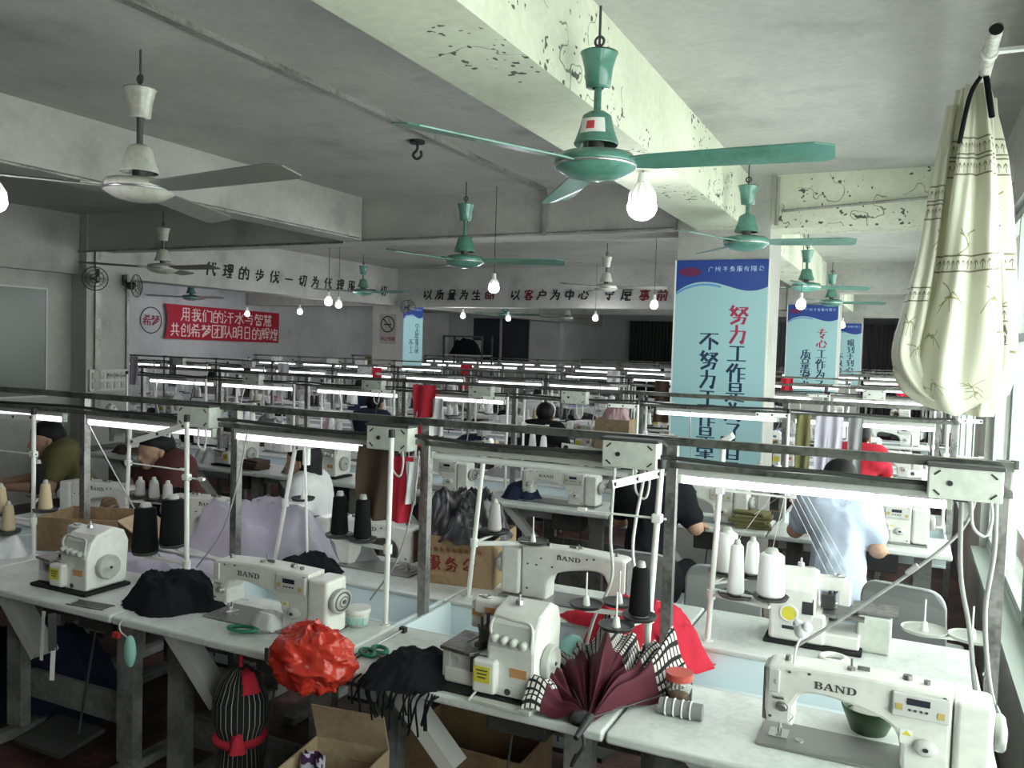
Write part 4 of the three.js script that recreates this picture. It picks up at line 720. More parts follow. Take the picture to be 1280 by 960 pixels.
person('seated person in a pale blue shirt with back turned, head under the tube', [-0.30, 0, -4.78], 0.12, { fine: 1, lean: 0.15, slide: 0.0, drop: 0.05, headX: 0.0, shoulder: 0.14, elR: [0.20, 0.83, -0.06], wrR: [0.22, 0.78, -0.30], elL: [-0.22, 0.86, -0.24], wrL: [-0.10, 0.86, -0.48] }, M.shirt_pale);
person('seated woman with long black hair in a lilac-white top, face in profile', [-3.16, 0, -4.02], Math.PI * 0.62, { fine: 1, lean: 0.07, hair: 'long', turn: -0.1, elL: [-0.25, 0.85, -0.05], elR: [0.2, 0.86, -0.16] }, M.cloth_white).scale.set(0.9, 0.96, 0.9);
person('seated person in a black T-shirt with one bare forearm, left of the banner', [-1.32, 0, -4.72], 0, { fine: 1, lean: 0.05, elR: [0.26, 0.86, -0.02], wrR: [0.22, 0.82, -0.28] }, M.cloth_black, M.cloth_black);
person('person in a maroon top bent over behind the grey cones', [-4.28, 0, -4.15], Math.PI * 0.9, { lean: 0.2, drop: 0.09 }, mat('shirt_maroon', L(0.10, 0.03, 0.03), { roughness: 0.9 }));
person('person in an olive top seated at the dim end behind beige cones', [-5.25, 0, -4.1], Math.PI * 0.85, { lean: 0.2, drop: 0.09 }, M.cloth_olive);
[[-0.36, -7.55, 'cloth_red', 'person in a red shirt at the third row near the window'], [-3.30, -7.6, 'cloth_black', 'person in black seated at the third row before the small red cloth'], [-7.55, -10.4, 'cloth_navy', 'dark-haired person in blue seated left of the no-smoking pillar'], [-10.6, -10.45, 'cloth_grey', 'person in grey seated under the red wall banner'], [-5.3, -7.5, 'cloth_navy', 'person in dark blue seated at the third row left of the red cloth'], [-2.3, -10.5, 'cloth_pink', 'person in pink seated behind the big blue banner'], [-4.6, -10.45, 'cloth_white', 'person in white seated at the fourth row below the slogan']].forEach(([x, z, m, l]) => { person(l, [x, 0, z], 0, { lean: 0.14, drop: 0.04 }, M[m]); dup(chair, [x, 0, z + 0.0], 0, 'grey chair under the ' + l.replace('seated ', '').replace('at the third row', 'in third row')).scale.y = 0.9; });
dup(makeStool(), [-0.30, 0, -4.78], 0.12, 'grey plastic stool under the person in the pale blue shirt');
dup(chair, [0.06, 0, -4.46], -0.2, 'empty grey plastic chair behind the round yellow oil cap').scale.set(1, 1, 1);
dup(chair, [-0.82, 0, -4.35], 0.2, 'empty grey plastic chair behind the red cloth and white cones');
dup(chair, [-1.32, 0, -4.74], 0, 'grey plastic chair under the person in black').scale.y = 0.9;
dup(chair, [-3.16, 0, -4.02], Math.PI * 0.62, 'grey plastic chair under the long-haired woman').scale.y = 0.9;
dup(chair, [-4.28, 0, -4.15], Math.PI * 0.9, 'grey plastic chair under the person in maroon').scale.y = 0.9;
dup(chair, [-5.25, 0, -4.1], Math.PI * 0.85, 'grey plastic chair under the person in olive').scale.y = 0.9;

// ---------------------------------------------------------------- ceiling things
const fan = (green, x, y, z, turn, label, R = 0.74, near) => {
  const rodLen = Math.max(0.12, SLAB - y - 0.53), f = makeFan(green, rodLen, R, turn, near); f.name = numbered('ceiling_fan'); f.position.set(x, y, z); scene.add(f); f.userData.label = label; return f;
};
fan(true, -1.02, 2.50, -2.78, 0.05, 'green ceiling fan nearest the camera, hung beside the main beam', 0.78, true);
fan(false, -2.94, 2.47, -2.52, -0.12, 'white ceiling fan with dark rod over the front row', 0.9);
fan(true, -2.98, 2.47, -5.42, 0.3, 'green ceiling fan left of the main beam before the cross beam');
fan(false, -6.5, 2.50, -5.85, -0.05, 'pale ceiling fan beyond the white one, near the left pillar', 0.72);
fan(true, -0.99, 2.57, -5.55, 0.12, 'green ceiling fan just in front of the big blue banner', 0.66);
fan(true, -0.98, 2.54, -8.9, 0.5, 'green ceiling fan above the lit bulb left of the second blue banner', 0.66);
fan(true, -0.96, 2.54, -11.6, 0.2, 'green ceiling fan in front of the second blue banner', 0.66);
fan(false, -3.3, 2.58, -9.5, 0.1, 'white ceiling fan crossing the slogan beam beside the big banner', 0.72);
fan(true, -7.0, 2.55, -9.8, 0.0, 'green ceiling fan in front of the brush lettering at the left beam', 0.72);
fan(true, -7.2, 2.46, -14.8, 0.1, 'green ceiling fan beyond the slogan beam above the far tubes', 0.72);
fan(true, -10.9, 2.50, -10.4, 0.0, 'green ceiling fan in front of the red wall banner', 0.7);
fan(false, -6.6, 2.47, -16.6, 0.0, 'small dark-looking fan far behind the slogan beam', 0.7);
const bulb = (x, y, z, label, k = 0.9, top = SLAB) => { const b = makeBulb(top - y, k); b.name = numbered('hanging_bulb'); b.position.set(x, y, z); scene.add(b); b.userData.label = label; const l = new THREE.PointLight(COOL, BULB_LIGHT * k * (z < -7 ? 2 : 1)); l.position.set(x, y - 0.012, z); l.shadow.radius = 2; l.castShadow = true; l.name = numbered('bulb_glow'); scene.add(l); };
bulb(-1.285, 2.592, -4.216, 'lit finned LED bulb fixed under the main beam behind the nearest green fan', 1.5, 2.78);
bulb(-3.12, 2.34, -2.02, 'lit bulb at the left picture edge beside the white fan');
bulb(-0.98, 2.33, -8.55, 'lit bulb under the green fan left of the second blue banner');
bulb(-1.0, 2.33, -14.3, 'lit bulb beside the third blue banner');
bulb(-3.15, 2.33, -6.25, 'lit bulb in the middle of the slogan beam');
bulb(-6.2, 2.3, -8.0, 'lit round bulb left of the no-smoking pillar, the brighter of two'); bulb(-7.3, 2.35, -9.65, 'small lit bulb beside the left beam, the fainter of two');
bulb(-9.1, 2.3, -11.0, 'lit elongated bulb right of the red wall banner'); bulb(-10.6, 2.27, -11.4, 'lit bulb in front of the red wall banner');
bulb(-7.2, 2.35, -13.1, 'lit bulb beyond the slogan beam, nearer the left banner'); bulb(-6.5, 2.33, -13.5, 'lit bulb beyond the slogan beam, second from the left banner'); bulb(-4.5, 2.32, -12.5, 'lit bulb under the slogan beam before the dark drape'); bulb(-2.65, 2.36, -9.3, 'lit bulb left of the big blue banner');
{ const o = T('ceiling_hook', 'black iron hook under the ceiling left of the cable', 'hook', [-2.95, SLAB, -4.69]); P('plate', cyl(0.05, 0.05, 0.02, 0, -0.01, 0), M.black, o); P('hook', wire([[0, -0.01, 0], [0, -0.06, 0], [-0.03, -0.09, 0], [0, -0.12, 0], [0.035, -0.1, 0], [0.03, -0.07, 0]], 0.009, 20, 6), M.black, o); }
// ---------------------------------------------------------------- banners and signs
{
  const b = [[0.70, 1.66, -1.317, 1.725, -6.425, '努力工作是为了自己', '不努力工作是害自己', 2, 0.20, 'large pale blue banner with dark vertical lettering on the nearest pillar'], [0.70, 1.30, -1.30, 1.925, -12.815, '专心工作为了', '质量安心', 2, 0.30, 'pale blue banner with dark lettering on the second pillar'], [0.69, 1.30, -1.295, 1.89, -19.195, '眼到手到心到', '不良自工', 0, 0.30, 'pale blue banner on the farthest pillar']];
  b.forEach(([w, h, x, y, z, a, c, n, d, l], i) => { const t = bannerPrint(a, c, w, h, n, d), m = printMat('banner_print', t, { roughness: 0.4 }); const o = T('wall_banner', l, 'banner', [x, y, z + 0.004]); P('print', printBoard(w, h, 0.006), m, o, true); P('edge_strip', [box(0.012, h, 0.009, w / 2, 0, 0), box(0.012, h, 0.009, -w / 2, 0, 0)], M.paper, o); });
  const m = printMat('banner_print', bannerPrint('宁愿事前', '不工', 0.66, 1.2, 0, 0.3), { roughness: 0.5 }); const o = T('wall_banner', 'narrow blue banner on the side of the no-smoking pillar', 'banner', [-8.292, 1.93, -13.2], Math.PI / 2); P('print', printBoard(0.66, 1.2, 0.006), m, o, true);
}
{
  const W = 3.0, H = 0.62, t = canvasTex(1500, 310, (c, w, h) => { c.fillStyle = '#a8182f'; c.fillRect(0, 0, w, h); row(c, '用我们的汗水与智慧', 190, 28, 112, 134, '#ead3d3', { thick: 0.11, thin: 0.09 }); row(c, '共创希梦团队明日的辉煌', 60, 168, 112, 130, '#ead3d3', { thick: 0.11, thin: 0.09 }); });
  const g = new THREE.PlaneGeometry(W, H, 40, 8), p = g.attributes.position; for (let i = 0; i < p.count; i++) { const u = p.getX(i); p.setZ(i, 0.02 * Math.sin(u * 2.2) + 0.03 * Math.exp(-((u + 1.3) ** 2) * 8)); p.setX(i, u + (u < -1.4 ? 0.06 * Math.sin((p.getY(i) / H + 0.5) * Math.PI) : 0)); } g.computeVertexNormals();
  const o = P('red_banner', g, printMat('red_banner_print', t, { side: THREE.DoubleSide, roughness: 0.7 }), undefined, true); o.position.set(XL + 0.05, 2.09, -12.29); o.rotation.set(0, Math.PI / 2, -0.012); tag(o, 'wide red cloth banner with two lines of white lettering on the far left wall', 'banner');
  const s = canvasTex(256, 256, (c) => { c.clearRect(0, 0, 256, 256); c.strokeStyle = '#2b2730'; c.lineWidth = 9; c.beginPath(); c.arc(128, 128, 115, 0, 7); c.stroke(); row(c, '希梦', 42, 84, 86, 90, '#8c1d4a', { thick: 0.13, thin: 0.1 }); });
  const q = decal('round_logo_sign', 0.5, 0.5, printMat('round_logo_print', s, { transparent: true, alphaTest: 0.4 }), undefined, [XL + 0.01, 2.11, -10.55], Math.PI / 2); tag(q, 'round logo with dark ring beside the red wall banner', 'sign');
  const ns = canvasTex(256, 384, (c) => { c.fillStyle = '#8e8c88'; c.fillRect(0, 0, 256, 384); c.strokeStyle = '#17161a'; c.lineWidth = 16; c.beginPath(); c.arc(128, 130, 100, 0, 7); c.stroke(); c.beginPath(); c.moveTo(60, 60); c.lineTo(196, 200); c.stroke(); c.fillStyle = '#17161a'; c.fillRect(70, 124, 116, 18); c.beginPath(); c.moveTo(150, 60); c.lineTo(164, 110); c.lineWidth = 8; c.stroke(); row(c, '禁止吸烟', 24, 290, 48, 54, '#6b1c24', { thick: 0.15, thin: 0.12 }); });
  const n = decal('no_smoking_sign', 0.36, 0.54, printMat('no_smoking_print', ns), undefined, [-8.62, 2.09, -12.855], 0); tag(n, 'no-smoking sign with black ring on the front of the left pillar', 'sign');
}
// whiteboard, switches, wall fans at the left pillar
{
  const o = T('glass_board', 'dark glossy board in a thin frame on the left partition', 'board', [-8.54, 1.74, -5.2], Math.PI / 2); P('pane', box(1.8, 1.16, 0.016), M.board_glass, o); for (const [w, h, x, y] of [[1.84, 0.02, 0, 0.585], [1.84, 0.02, 0, -0.585], [0.02, 1.18, 0.91, 0], [0.02, 1.18, -0.91, 0]]) P('frame_strip', box(w, h, 0.03, x, y, 0), M.panel_grey, o);
  const s = T('switch_panel', 'grey panel with two lines of switches on the left pillar', 'switch panel', [-8.29, 1.32, -6.70], Math.PI / 2); P('plate', rbox(0.50, 0.26, 0.03, 0.006), M.panel_grey, s); for (let i = 0; i < 10; i++) P('switch', rbox(0.06, 0.075, 0.014, 0.004, -0.19 + (i % 5) * 0.095, i < 5 ? 0.06 : -0.05, 0.018), M.cast_grey, s); P('lower_lip', box(0.5, 0.02, 0.04, 0, -0.12, 0.01), M.cast_grey, s);
  const wallFan = (x, y, z, ry, label) => { const f = T('wall_fan', label, 'wall fan', [x, y, z], ry); P('cage', [torus(0.13, 0.006, 0, 0, 0.14, 'z'), torus(0.09, 0.004, 0, 0, 0.165, 'z'), torus(0.05, 0.004, 0, 0, 0.175, 'z'), ...[0, 1, 2, 3, 4, 5, 6, 7].map((i) => rod([0, 0, 0.18], [0.13 * Math.cos(i * 0.785), 0.13 * Math.sin(i * 0.785), 0.14], 0.003, 5))], M.dark_steel, f); P('motor', rbox(0.09, 0.09, 0.1, 0.03, 0, 0, 0.08), M.black, f); for (let i = 0; i < 3; i++) P('blade', extr([[0.02, -0.02], [0.11, -0.05], [0.115, 0.03], [0.02, 0.02]], 0.005).rotateX(0.3).rotateZ(i * 2.094).translate(0, 0, 0.145), M.cast_grey, f); P('bracket', [rod([0, 0, 0.04], [0, 0.07, 0.0], 0.012), box(0.08, 0.12, 0.02, 0, 0.06, 0.0)], M.black, f); };
  wallFan(-8.28, 2.46, -6.52, Math.PI / 2 - 0.7, 'small dark wall fan on the left pillar, nearer the partition'); wallFan(-8.27, 2.42, -6.9, Math.PI / 2 + 0.4, 'small dark wall fan on the left pillar, nearer the red banner'); wallFan(-8.2, 2.48, -12.88, 0.5, 'small wall fan over the narrow blue banner');
  const ac = T('wall_box', 'pale square fixture box on the wall above the red banner', 'box', [XL + 0.06, 2.78, -13.3], Math.PI / 2); P('case', rbox(0.34, 0.30, 0.1, 0.01), M.box_white, ac); P('face', cyl(0.09, 0.09, 0.02, 0, 0, 0.055, 'z'), M.cast_grey, ac);
  const nb = T('notice_board', 'grey notice board on a stand before the back window', 'board', [-10.9, 1.72, -20.3]); P('board', box(0.72, 0.5, 0.03), M.cast_grey, nb); for (const x of [-0.37, 0.37]) P('post', box(0.025, 1.95, 0.03, x, -0.74, 0), M.dark_steel, nb); for (const x of [-0.2, 0.1]) P('paper_sheet', box(0.2, 0.3, 0.004, x, 0, 0.018), M.paper, nb);
  const rk = T('storage_rack', 'dark open rack beside the narrow blue banner', 'rack', [-9.3, 0, -17.2]); for (const [x, z] of [[-0.5, -0.25], [0.5, -0.25], [-0.5, 0.25], [0.5, 0.25]]) P('upright', box(0.035, 2.05, 0.035, x, 1.025, z), M.dark_steel, rk); for (const y of [0.5, 1.1, 1.6]) P('shelf', box(1.0, 0.03, 0.5, 0, y, 0), M.cast_grey, rk); P('top_bar', box(1.0, 0.03, 0.03, 0, 2.03, 0.25), M.dark_steel, rk);
  rag('cloth_heap', 'black cloth heaped on the dark open rack', 'cloth', M.cloth_black, 0.95, 0.48, 0.42, -9.35, 1.615, -17.2, 61);
}
// ---------------------------------------------------------------- the curtain by the window
{
  const tex = canvasTex(1024, 1024, (c) => {
    c.fillStyle = '#e3e2d4'; c.fillRect(0, 0, 1024, 1024); let s = 5; const q = () => { s = (s * 16807) % 2147483647; return s / 2147483647; };
    for (const y of [165, 205, 395]) { c.strokeStyle = '#6d6653'; c.lineWidth = 3; c.beginPath(); c.moveTo(0, y); c.lineTo(1024, y); c.moveTo(0, y + 32); c.lineTo(1024, y + 32); c.stroke(); for (let x = 0; x < 1024; x += 28) { c.beginPath(); c.arc(x + 14, y + 20, 9, 3.3, 6.1); c.moveTo(x + 14, y + 8); c.lineTo(x + 14, y + 28); c.stroke(); } }
    c.strokeStyle = '#8b8a5f'; c.lineWidth = 3;
    for (let i = 0; i < 16; i++) { const x = q() * 1024, y = 250 + q() * 620; for (let j = 0; j < 7; j++) { c.beginPath(); c.moveTo(x, y); c.quadraticCurveTo(x + (q() - 0.5) * 60, y - 30 * q(), x + (q() - 0.5) * 150, y + (q() - 0.4) * 90); c.stroke(); } }
    c.strokeStyle = '#5b5848'; row(c, '生命', 700, 430, 60, 0, '#6a6654'); for (let i = 0; i < 9; i++) glyph(c, '有', 715, 500 + i * 26, 18, '#8a8570');
  });
  const m = mat('curtain_print', L(0.90, 0.90, 0.86), { map: tex, roughness: 0.5, transmission: 0.30, thickness: 0, side: THREE.DoubleSide, sheen: 0.2, sheenColor: L(0.6, 0.6, 0.5) });
  const o = T('curtain', 'pale printed curtain gathered and tied up on the ceiling rod beside the window', 'curtain', [0.0, 0, -3.5]);
  // gathered bundle: folds round an oval that widens downwards, hem tucked up at the bottom
  const prof = [[2.84, 0.160, 0.045, 0.07], [2.76, 0.165, 0.058, 0.10], [2.58, 0.170, 0.09, 0.13], [2.40, 0.168, 0.115, 0.15], [2.22, 0.165, 0.135, 0.16], [2.05, 0.155, 0.158, 0.17], [1.90, 0.145, 0.185, 0.17], [1.80, 0.14, 0.190, 0.17], [1.73, 0.15, 0.165, 0.15], [1.69, 0.16, 0.12, 0.11], [1.675, 0.17, 0.05, 0.05]];
  const NU = 120, NV = 60, pos = [], uv = [], idx = [];
  for (let j = 0; j <= NV; j++) for (let i = 0; i <= NU; i++) {
    const t = j / NV * (prof.length - 1), a = Math.min(prof.length - 2, Math.floor(t)), f = t - a, q = [0, 1, 2, 3].map((k) => prof[a][k] * (1 - f) + prof[a + 1][k] * f), th = i / NU * Math.PI * 2, v = j / NV;
    const amp = (0.16 + 0.18 * (1 - v)) * (v > 0.93 ? (1 - v) / 0.07 : 1), fold = 1 + amp * (Math.sin(th * 7 + v * 2.2) * 0.55 + Math.sin(th * 13 - v * 3) * 0.35 * (1 - v * 0.6)) + 0.08 * (fbm(i / NU, v, 6, 91) - 0.5);
    pos.push(q[1] + Math.cos(th) * q[2] * fold, q[0] + 0.02 * Math.sin(th * 2 + 1) * v, Math.sin(th) * q[3] * fold); uv.push(i / NU * 1.6, 1 - v * 0.98);
  }
  for (let j = 0; j < NV; j++) for (let i = 0; i < NU; i++) { const a = j * (NU + 1) + i, b = a + NU + 1; idx.push(a, a + 1, b, a + 1, b + 1, b); }
  const g = new THREE.BufferGeometry(); g.setAttribute('position', new THREE.Float32BufferAttribute(pos, 3)); g.setAttribute('uv', new THREE.Float32BufferAttribute(uv, 2)); g.setIndex(idx); g.computeVertexNormals();
  P('gathered_cloth', g, m, o, true);
  // the looped-up tail on the camera's left and the loose hem towards the window
  const tail = (pts, w0, w1, u0) => { const c = new THREE.CatmullRomCurve3(pts.map((p) => V(...p))), ps = [], us = [], ix = []; for (let j = 0; j <= 30; j++) { const p = c.getPoint(j / 30), w = w0 + (w1 - w0) * Math.sin(j / 30 * 2.2); for (let i = 0; i <= 24; i++) { const th = i / 24 * 6.2832, f = 1 + 0.22 * Math.sin(th * 5 + j * 0.2); ps.push(p.x + Math.cos(th) * w * 0.62 * f, p.y, p.z + Math.sin(th) * w * f); us.push(u0 + i / 24 * 0.5, 1 - j / 30 * 0.9); } } for (let j = 0; j < 30; j++) for (let i = 0; i < 24; i++) { const a = j * 25 + i, b = a + 25; ix.push(a, a + 1, b, a + 1, b + 1, b); } const gg = new THREE.BufferGeometry(); gg.setAttribute('position', new THREE.Float32BufferAttribute(ps, 3)); gg.setAttribute('uv', new THREE.Float32BufferAttribute(us, 2)); gg.setIndex(ix); gg.computeVertexNormals(); return gg; };
  P('tucked_tail', tail([[0.10, 2.78, 0.02], [0.07, 2.5, 0.05], [0.045, 2.25, 0.06], [0.01, 2.02, 0.08], [-0.01, 1.86, 0.08], [0.05, 1.74, 0.06], [0.13, 1.69, 0.03]], 0.035, 0.075, 0.1), m, o, true);
  P('loose_hem', tail([[0.215, 2.80, 0.0], [0.235, 2.5, 0.02], [0.262, 2.2, 0.03], [0.278, 1.95, 0.03], [0.27, 1.8, 0.03], [0.245, 1.70, 0.03], [0.235, 1.66, 0.03]], 0.03, 0.07, 0.6), m, o, true);
  P('tie', [wire([[0.20, 2.90, 0.05], [0.15, 2.80, 0.12], [0.12, 2.62, 0.14]], 0.008, 12, 6), wire([[0.19, 2.90, 0.06], [0.20, 2.80, 0.13], [0.215, 2.70, 0.15]], 0.010, 12, 6)], M.cloth_black, o);
  const r = T('curtain_rod', 'white pipe with open end fixed to the ceiling bracket above the curtain', 'curtain rod', [0.19, 2.875, -2.98]); P('pipe', [new THREE.CylinderGeometry(0.021, 0.021, 2.6, 16, 1, true).rotateX(Math.PI / 2).translate(0, 0, -1.3)], mat('pipe_white', L(0.66, 0.66, 0.62), { side: THREE.DoubleSide, roughness: 0.6, map: mottle([0.95, 0.95, 0.93], 0.4, 10, 99) }), r); P('open_end', cyl(0.02, 0.02, 0.01, 0, 0, -0.02, 'z'), M.black, r);
  for (const z of [-0.22, -2.3]) { P('bracket', [box(0.27, 0.012, 0.03, 0.135, 0.0, z), rod([0, 0, z - 0.012], [0, 0, z + 0.012], 0.028), box(0.02, 0.1, 0.05, 0.262, 0, z)], M.stand_white, r); }
}
// ---------------------------------------------------------------- things on and round the front benches
{ // red plastic bag
  const g = new THREE.SphereGeometry(0.15, 128, 96), p = g.attributes.position;
  for (let i = 0; i < p.count; i++) { const n = V().fromBufferAttribute(p, i).normalize(), a = Math.atan2(n.z, n.x) / 6.2832 + 0.5, b = Math.acos(n.y) / Math.PI, rg = (f, q, e) => Math.pow(1 - Math.abs(2 * fbm(2 * a + 0.10 * fbm(2 * a, b, 4, q + 40, 2), b, f, q, 2) - 1), e), dent = (x, y, z, w) => Math.exp(-((n.x - x) ** 2 + (n.y - y) ** 2 + (n.z - z) ** 2) / w); const r = 0.096 + 0.022 * rg(3, 71, 1) + 0.012 * rg(5, 73, 6) + 0.008 * rg(9, 75, 6) + 0.003 * rg(18, 77, 3) - 0.030 * dent(0.25, 0.25, 0.93, 0.08) - 0.026 * dent(-0.35, -0.25, 0.9, 0.07) - 0.02 * dent(0.5, -0.5, 0.7, 0.06); p.setXYZ(i, n.x * r * 1.22, n.y * r * 0.93, n.z * r * 0.95); }
  g.computeVertexNormals(); const o = T('plastic_bag', 'crumpled red plastic bag hanging over the front table edge', 'plastic bag', [-1.735, 0.815, -2.19]); P('bag', g, M.bag_red, o);
  P('dark_patch', box(0.014, 0.045, 0.006, -0.09, 0.03, 0.115), M.black, o);
}
rag('cloth_heap', 'black fringed cloth heap on the front table between red bag and overlock machine', 'cloth', M.cloth_black, 0.44, 0.42, 0.09, -1.42, 0.76, -2.36, 101, 0.5);
{ const o = P('hanging_cloth', [...Array(26)].map((_, i) => wire([[-0.16 + i * 0.0125, 0, 0], [-0.165 + i * 0.0125 + rr(-0.02, 0.02), -0.02, 0.03], [-0.16 + i * 0.0125 + rr(-0.03, 0.03), -0.06 - rr(0, 0.08), 0.035]], 0.0035, 8, 5)), M.cloth_black); o.position.set(-1.42, 0.772, -2.235); o.rotation.y = -0.1; o.userData.kind = 'stuff'; o.name = 'thread_fringe'; o.userData.label = 'loose black thread fringe over the table edge beside the red bag'; }
rag('cloth_heap', 'black cloth heap on the front table left of the first BAND machine'.replace(' first BAND', ' lettered'), 'cloth', M.cloth_black, 0.50, 0.36, 0.15, -2.70, 0.76, -2.49, 103, 0.25);
rag('cloth_heap', 'flat lilac cloth spread below the very large black spools', 'cloth', M.cloth_lilac, 1.0, 0.44, 0.10, -3.22, 0.70, -2.93, 105, 0.1);
rag('cloth_heap', 'tall heap of lilac cloth beside the dark post and the woman', 'cloth', M.cloth_lilac, 1.15, 0.56, 0.30, -2.95, 0.74, -3.34, 107, -0.1, 1.5);
rag('cloth_heap', 'grey-lilac cloth in front of the long-haired woman', 'cloth', M.cloth_grey, 0.6, 0.34, 0.2, -2.62, 0.76, -3.44, 109, 0.2, 1.3);
rag('cloth_heap', 'dark cloth bundle on the trough below the leaning stand', 'cloth', M.cloth_black, 0.5, 0.32, 0.13, -2.52, 0.74, -3.14, 111, 0);
rag('cloth_heap', 'dark cloth heap between the big spools and the far machine', 'cloth', M.cloth_black, 0.42, 0.3, 0.24, -3.78, 0.76, -3.5, 113, 0.3);
rag('cloth_heap', 'white fluffy padding at the dim end of the front table', 'cloth', M.cloth_white, 0.34, 0.28, 0.12, -4.0, 0.76, -2.62, 115, 0.3);
rag('cloth_heap', 'bright red cloth filling the trough beside the big steel post', 'cloth', M.cloth_red, 0.62, 0.50, 0.26, -0.86, 0.70, -3.02, 117, 0.4, 0.9);
rag('cloth_heap', 'small red cloth strip under the empty dark discs', 'cloth', M.cloth_red, 0.32, 0.18, 0.05, -1.12, 0.76, -3.16, 119, -0.2);
{ const o = P('hanging_cloth', hanging(0.17, 0.30, 1, 0.03, 0.02), M.cloth_brown); o.position.set(-1.965, 1.43, -2.88); tag(o, 'dark brown cloth hung on the front rail beside the red strap', 'cloth'); }
{ const o = P('hanging_cloth', hanging(0.10, 0.27, 2, 0.012, 0.006), M.cloth_red); o.position.set(-1.845, 1.40, -2.87); tag(o, 'bright red strap of cloth hung on the front rail', 'cloth'); }
{ const o = P('hanging_cloth', hanging(0.05, 0.17, 4, 0.012, 0.01), M.cloth_white); o.position.set(-1.785, 1.385, -2.855); tag(o, 'small white rag hung beside the bright red strap', 'cloth'); }
{ const o = P('hanging_cloth', hanging(0.20, 0.5, 3, 0.02, 0.02), M.cloth_red); o.position.set(-3.55, 1.52, -5.84); tag(o, 'red cloth hung on the second row rail above the unlit tube', 'cloth'); const w = P('hanging_cloth', hanging(0.10, 0.30, 5, 0.012, 0.02), M.cloth_white); w.position.set(-3.41, 1.42, -5.83); tag(w, 'white rag hung beside the red cloth on the second row rail', 'cloth'); }
[[-0.62, 'cloth_olive'], [-0.50, 'cloth_lilac'], [-0.42, 'cloth_lilac'], [-0.30, 'cloth_grey']].forEach(([x, m], i) => { const o = P('hanging_cloth', hanging(0.09, 0.42, i, 0.012, 0.012), M[m]); o.position.set(x, 1.46, -5.85); tag(o, ['olive strap', 'lilac strap nearest the olive one', 'second lilac strap', 'grey strap'][i] + ' hung on second row rail beside the big banner', 'cloth'); });
function carton(name, label, w, h, d, pos, ry, flaps, m, extra) {
  const o = T(name, label, 'cardboard box', pos, ry); const t = 0.006;
  P('side_panel', box(w, h, t, 0, h / 2, d / 2), m, o); P('side_panel', box(w, h, t, 0, h / 2, -d / 2), m, o); P('side_panel', box(t, h, d, w / 2, h / 2, 0), m, o); P('side_panel', box(t, h, d, -w / 2, h / 2, 0), m, o); P('bottom_panel', box(w, t, d, 0, t / 2, 0), m, o);
  (flaps || []).forEach(([side, a]) => { const len = (side === 'x+' || side === 'x-') ? w * 0.45 : d * 0.45, g = (side[0] === 'x') ? box(len, t, d, len / 2, 0, 0) : box(w, t, len, 0, 0, len / 2); if (side[0] === 'x') { g.rotateZ(a); if (side === 'x-') g.rotateY(Math.PI); g.translate(side === 'x+' ? w / 2 : -w / 2, h, 0); } else { g.rotateX(-a); if (side === 'z-') g.rotateY(Math.PI); g.translate(0, h, side === 'z+' ? d / 2 : -d / 2); } P('flap', g, M.cardboard_light, o); });
  if (extra) extra(o); return o;
}
carton('cardboard_box', 'open cardboard box on the floor at the bottom picture edge', 0.27, 0.50, 0.30, [-1.63, 0, -2.16], 0.14, [['z-', 1.9]], M.cardboard_light, (o) => P('printed_line', box(0.09, 0.006, 0.001, 0.04, 0.44, -0.146), M.cork, o));
{ const o = P('hanging_cloth', [...hanging(0.09, 0.26, 6, 0.02, 0.02)], mat('purple_print', 0xffffff, { roughness: 0.9, map: dataTex(128, (u, v) => (fbm(u, v, 9, 130, 2) > 0.5 ? [0.78, 0.76, 0.82] : [0.26, 0.14, 0.30]), true, 5) })); o.position.set(-1.70, 0.515, -2.16); tag(o, 'purple and white patterned cloth spilling from the open cardboard box', 'cloth'); }
carton('cardboard_box', 'brown cardboard box at the dim end behind the grey machine', 0.42, 0.17, 0.30, [-3.78, 0.76, -2.98], 0.35, [['x+', -0.6]], M.cardboard);
carton('cardboard_box', 'brown sack-like carton with red print behind the big unlit tube', 0.36, 0.22, 0.36, [-1.86, 0.76, -3.50], 0.15, [], M.cardboard, (o) => { const t = canvasTex(360, 160, (c) => { c.clearRect(0, 0, 360, 160); row(c, '服务公', 30, 70, 70, 96, '#7a2a22', { thick: 0.14, thin: 0.1 }); for (let i = 0; i < 9; i++) glyph(c, '有', 30 + i * 34, 20, 24, '#7a3a2a'); }); const q = decal('red_print', 0.32, 0.14, mat('carton_print', 0xffffff, { map: t, transparent: true, alphaTest: 0.5, roughness: 0.9 }), o, [0, 0.12, 0.1855]); });
{ const g = heap(0.46, 0.46, 0.24, 121, 60, 1.5); const o = P('plastic_bag', g, M.bag_black); o.position.set(-1.86, 0.96, -3.50); tag(o, 'black shiny plastic bag stuffed in the brown sack-like carton', 'plastic bag'); }
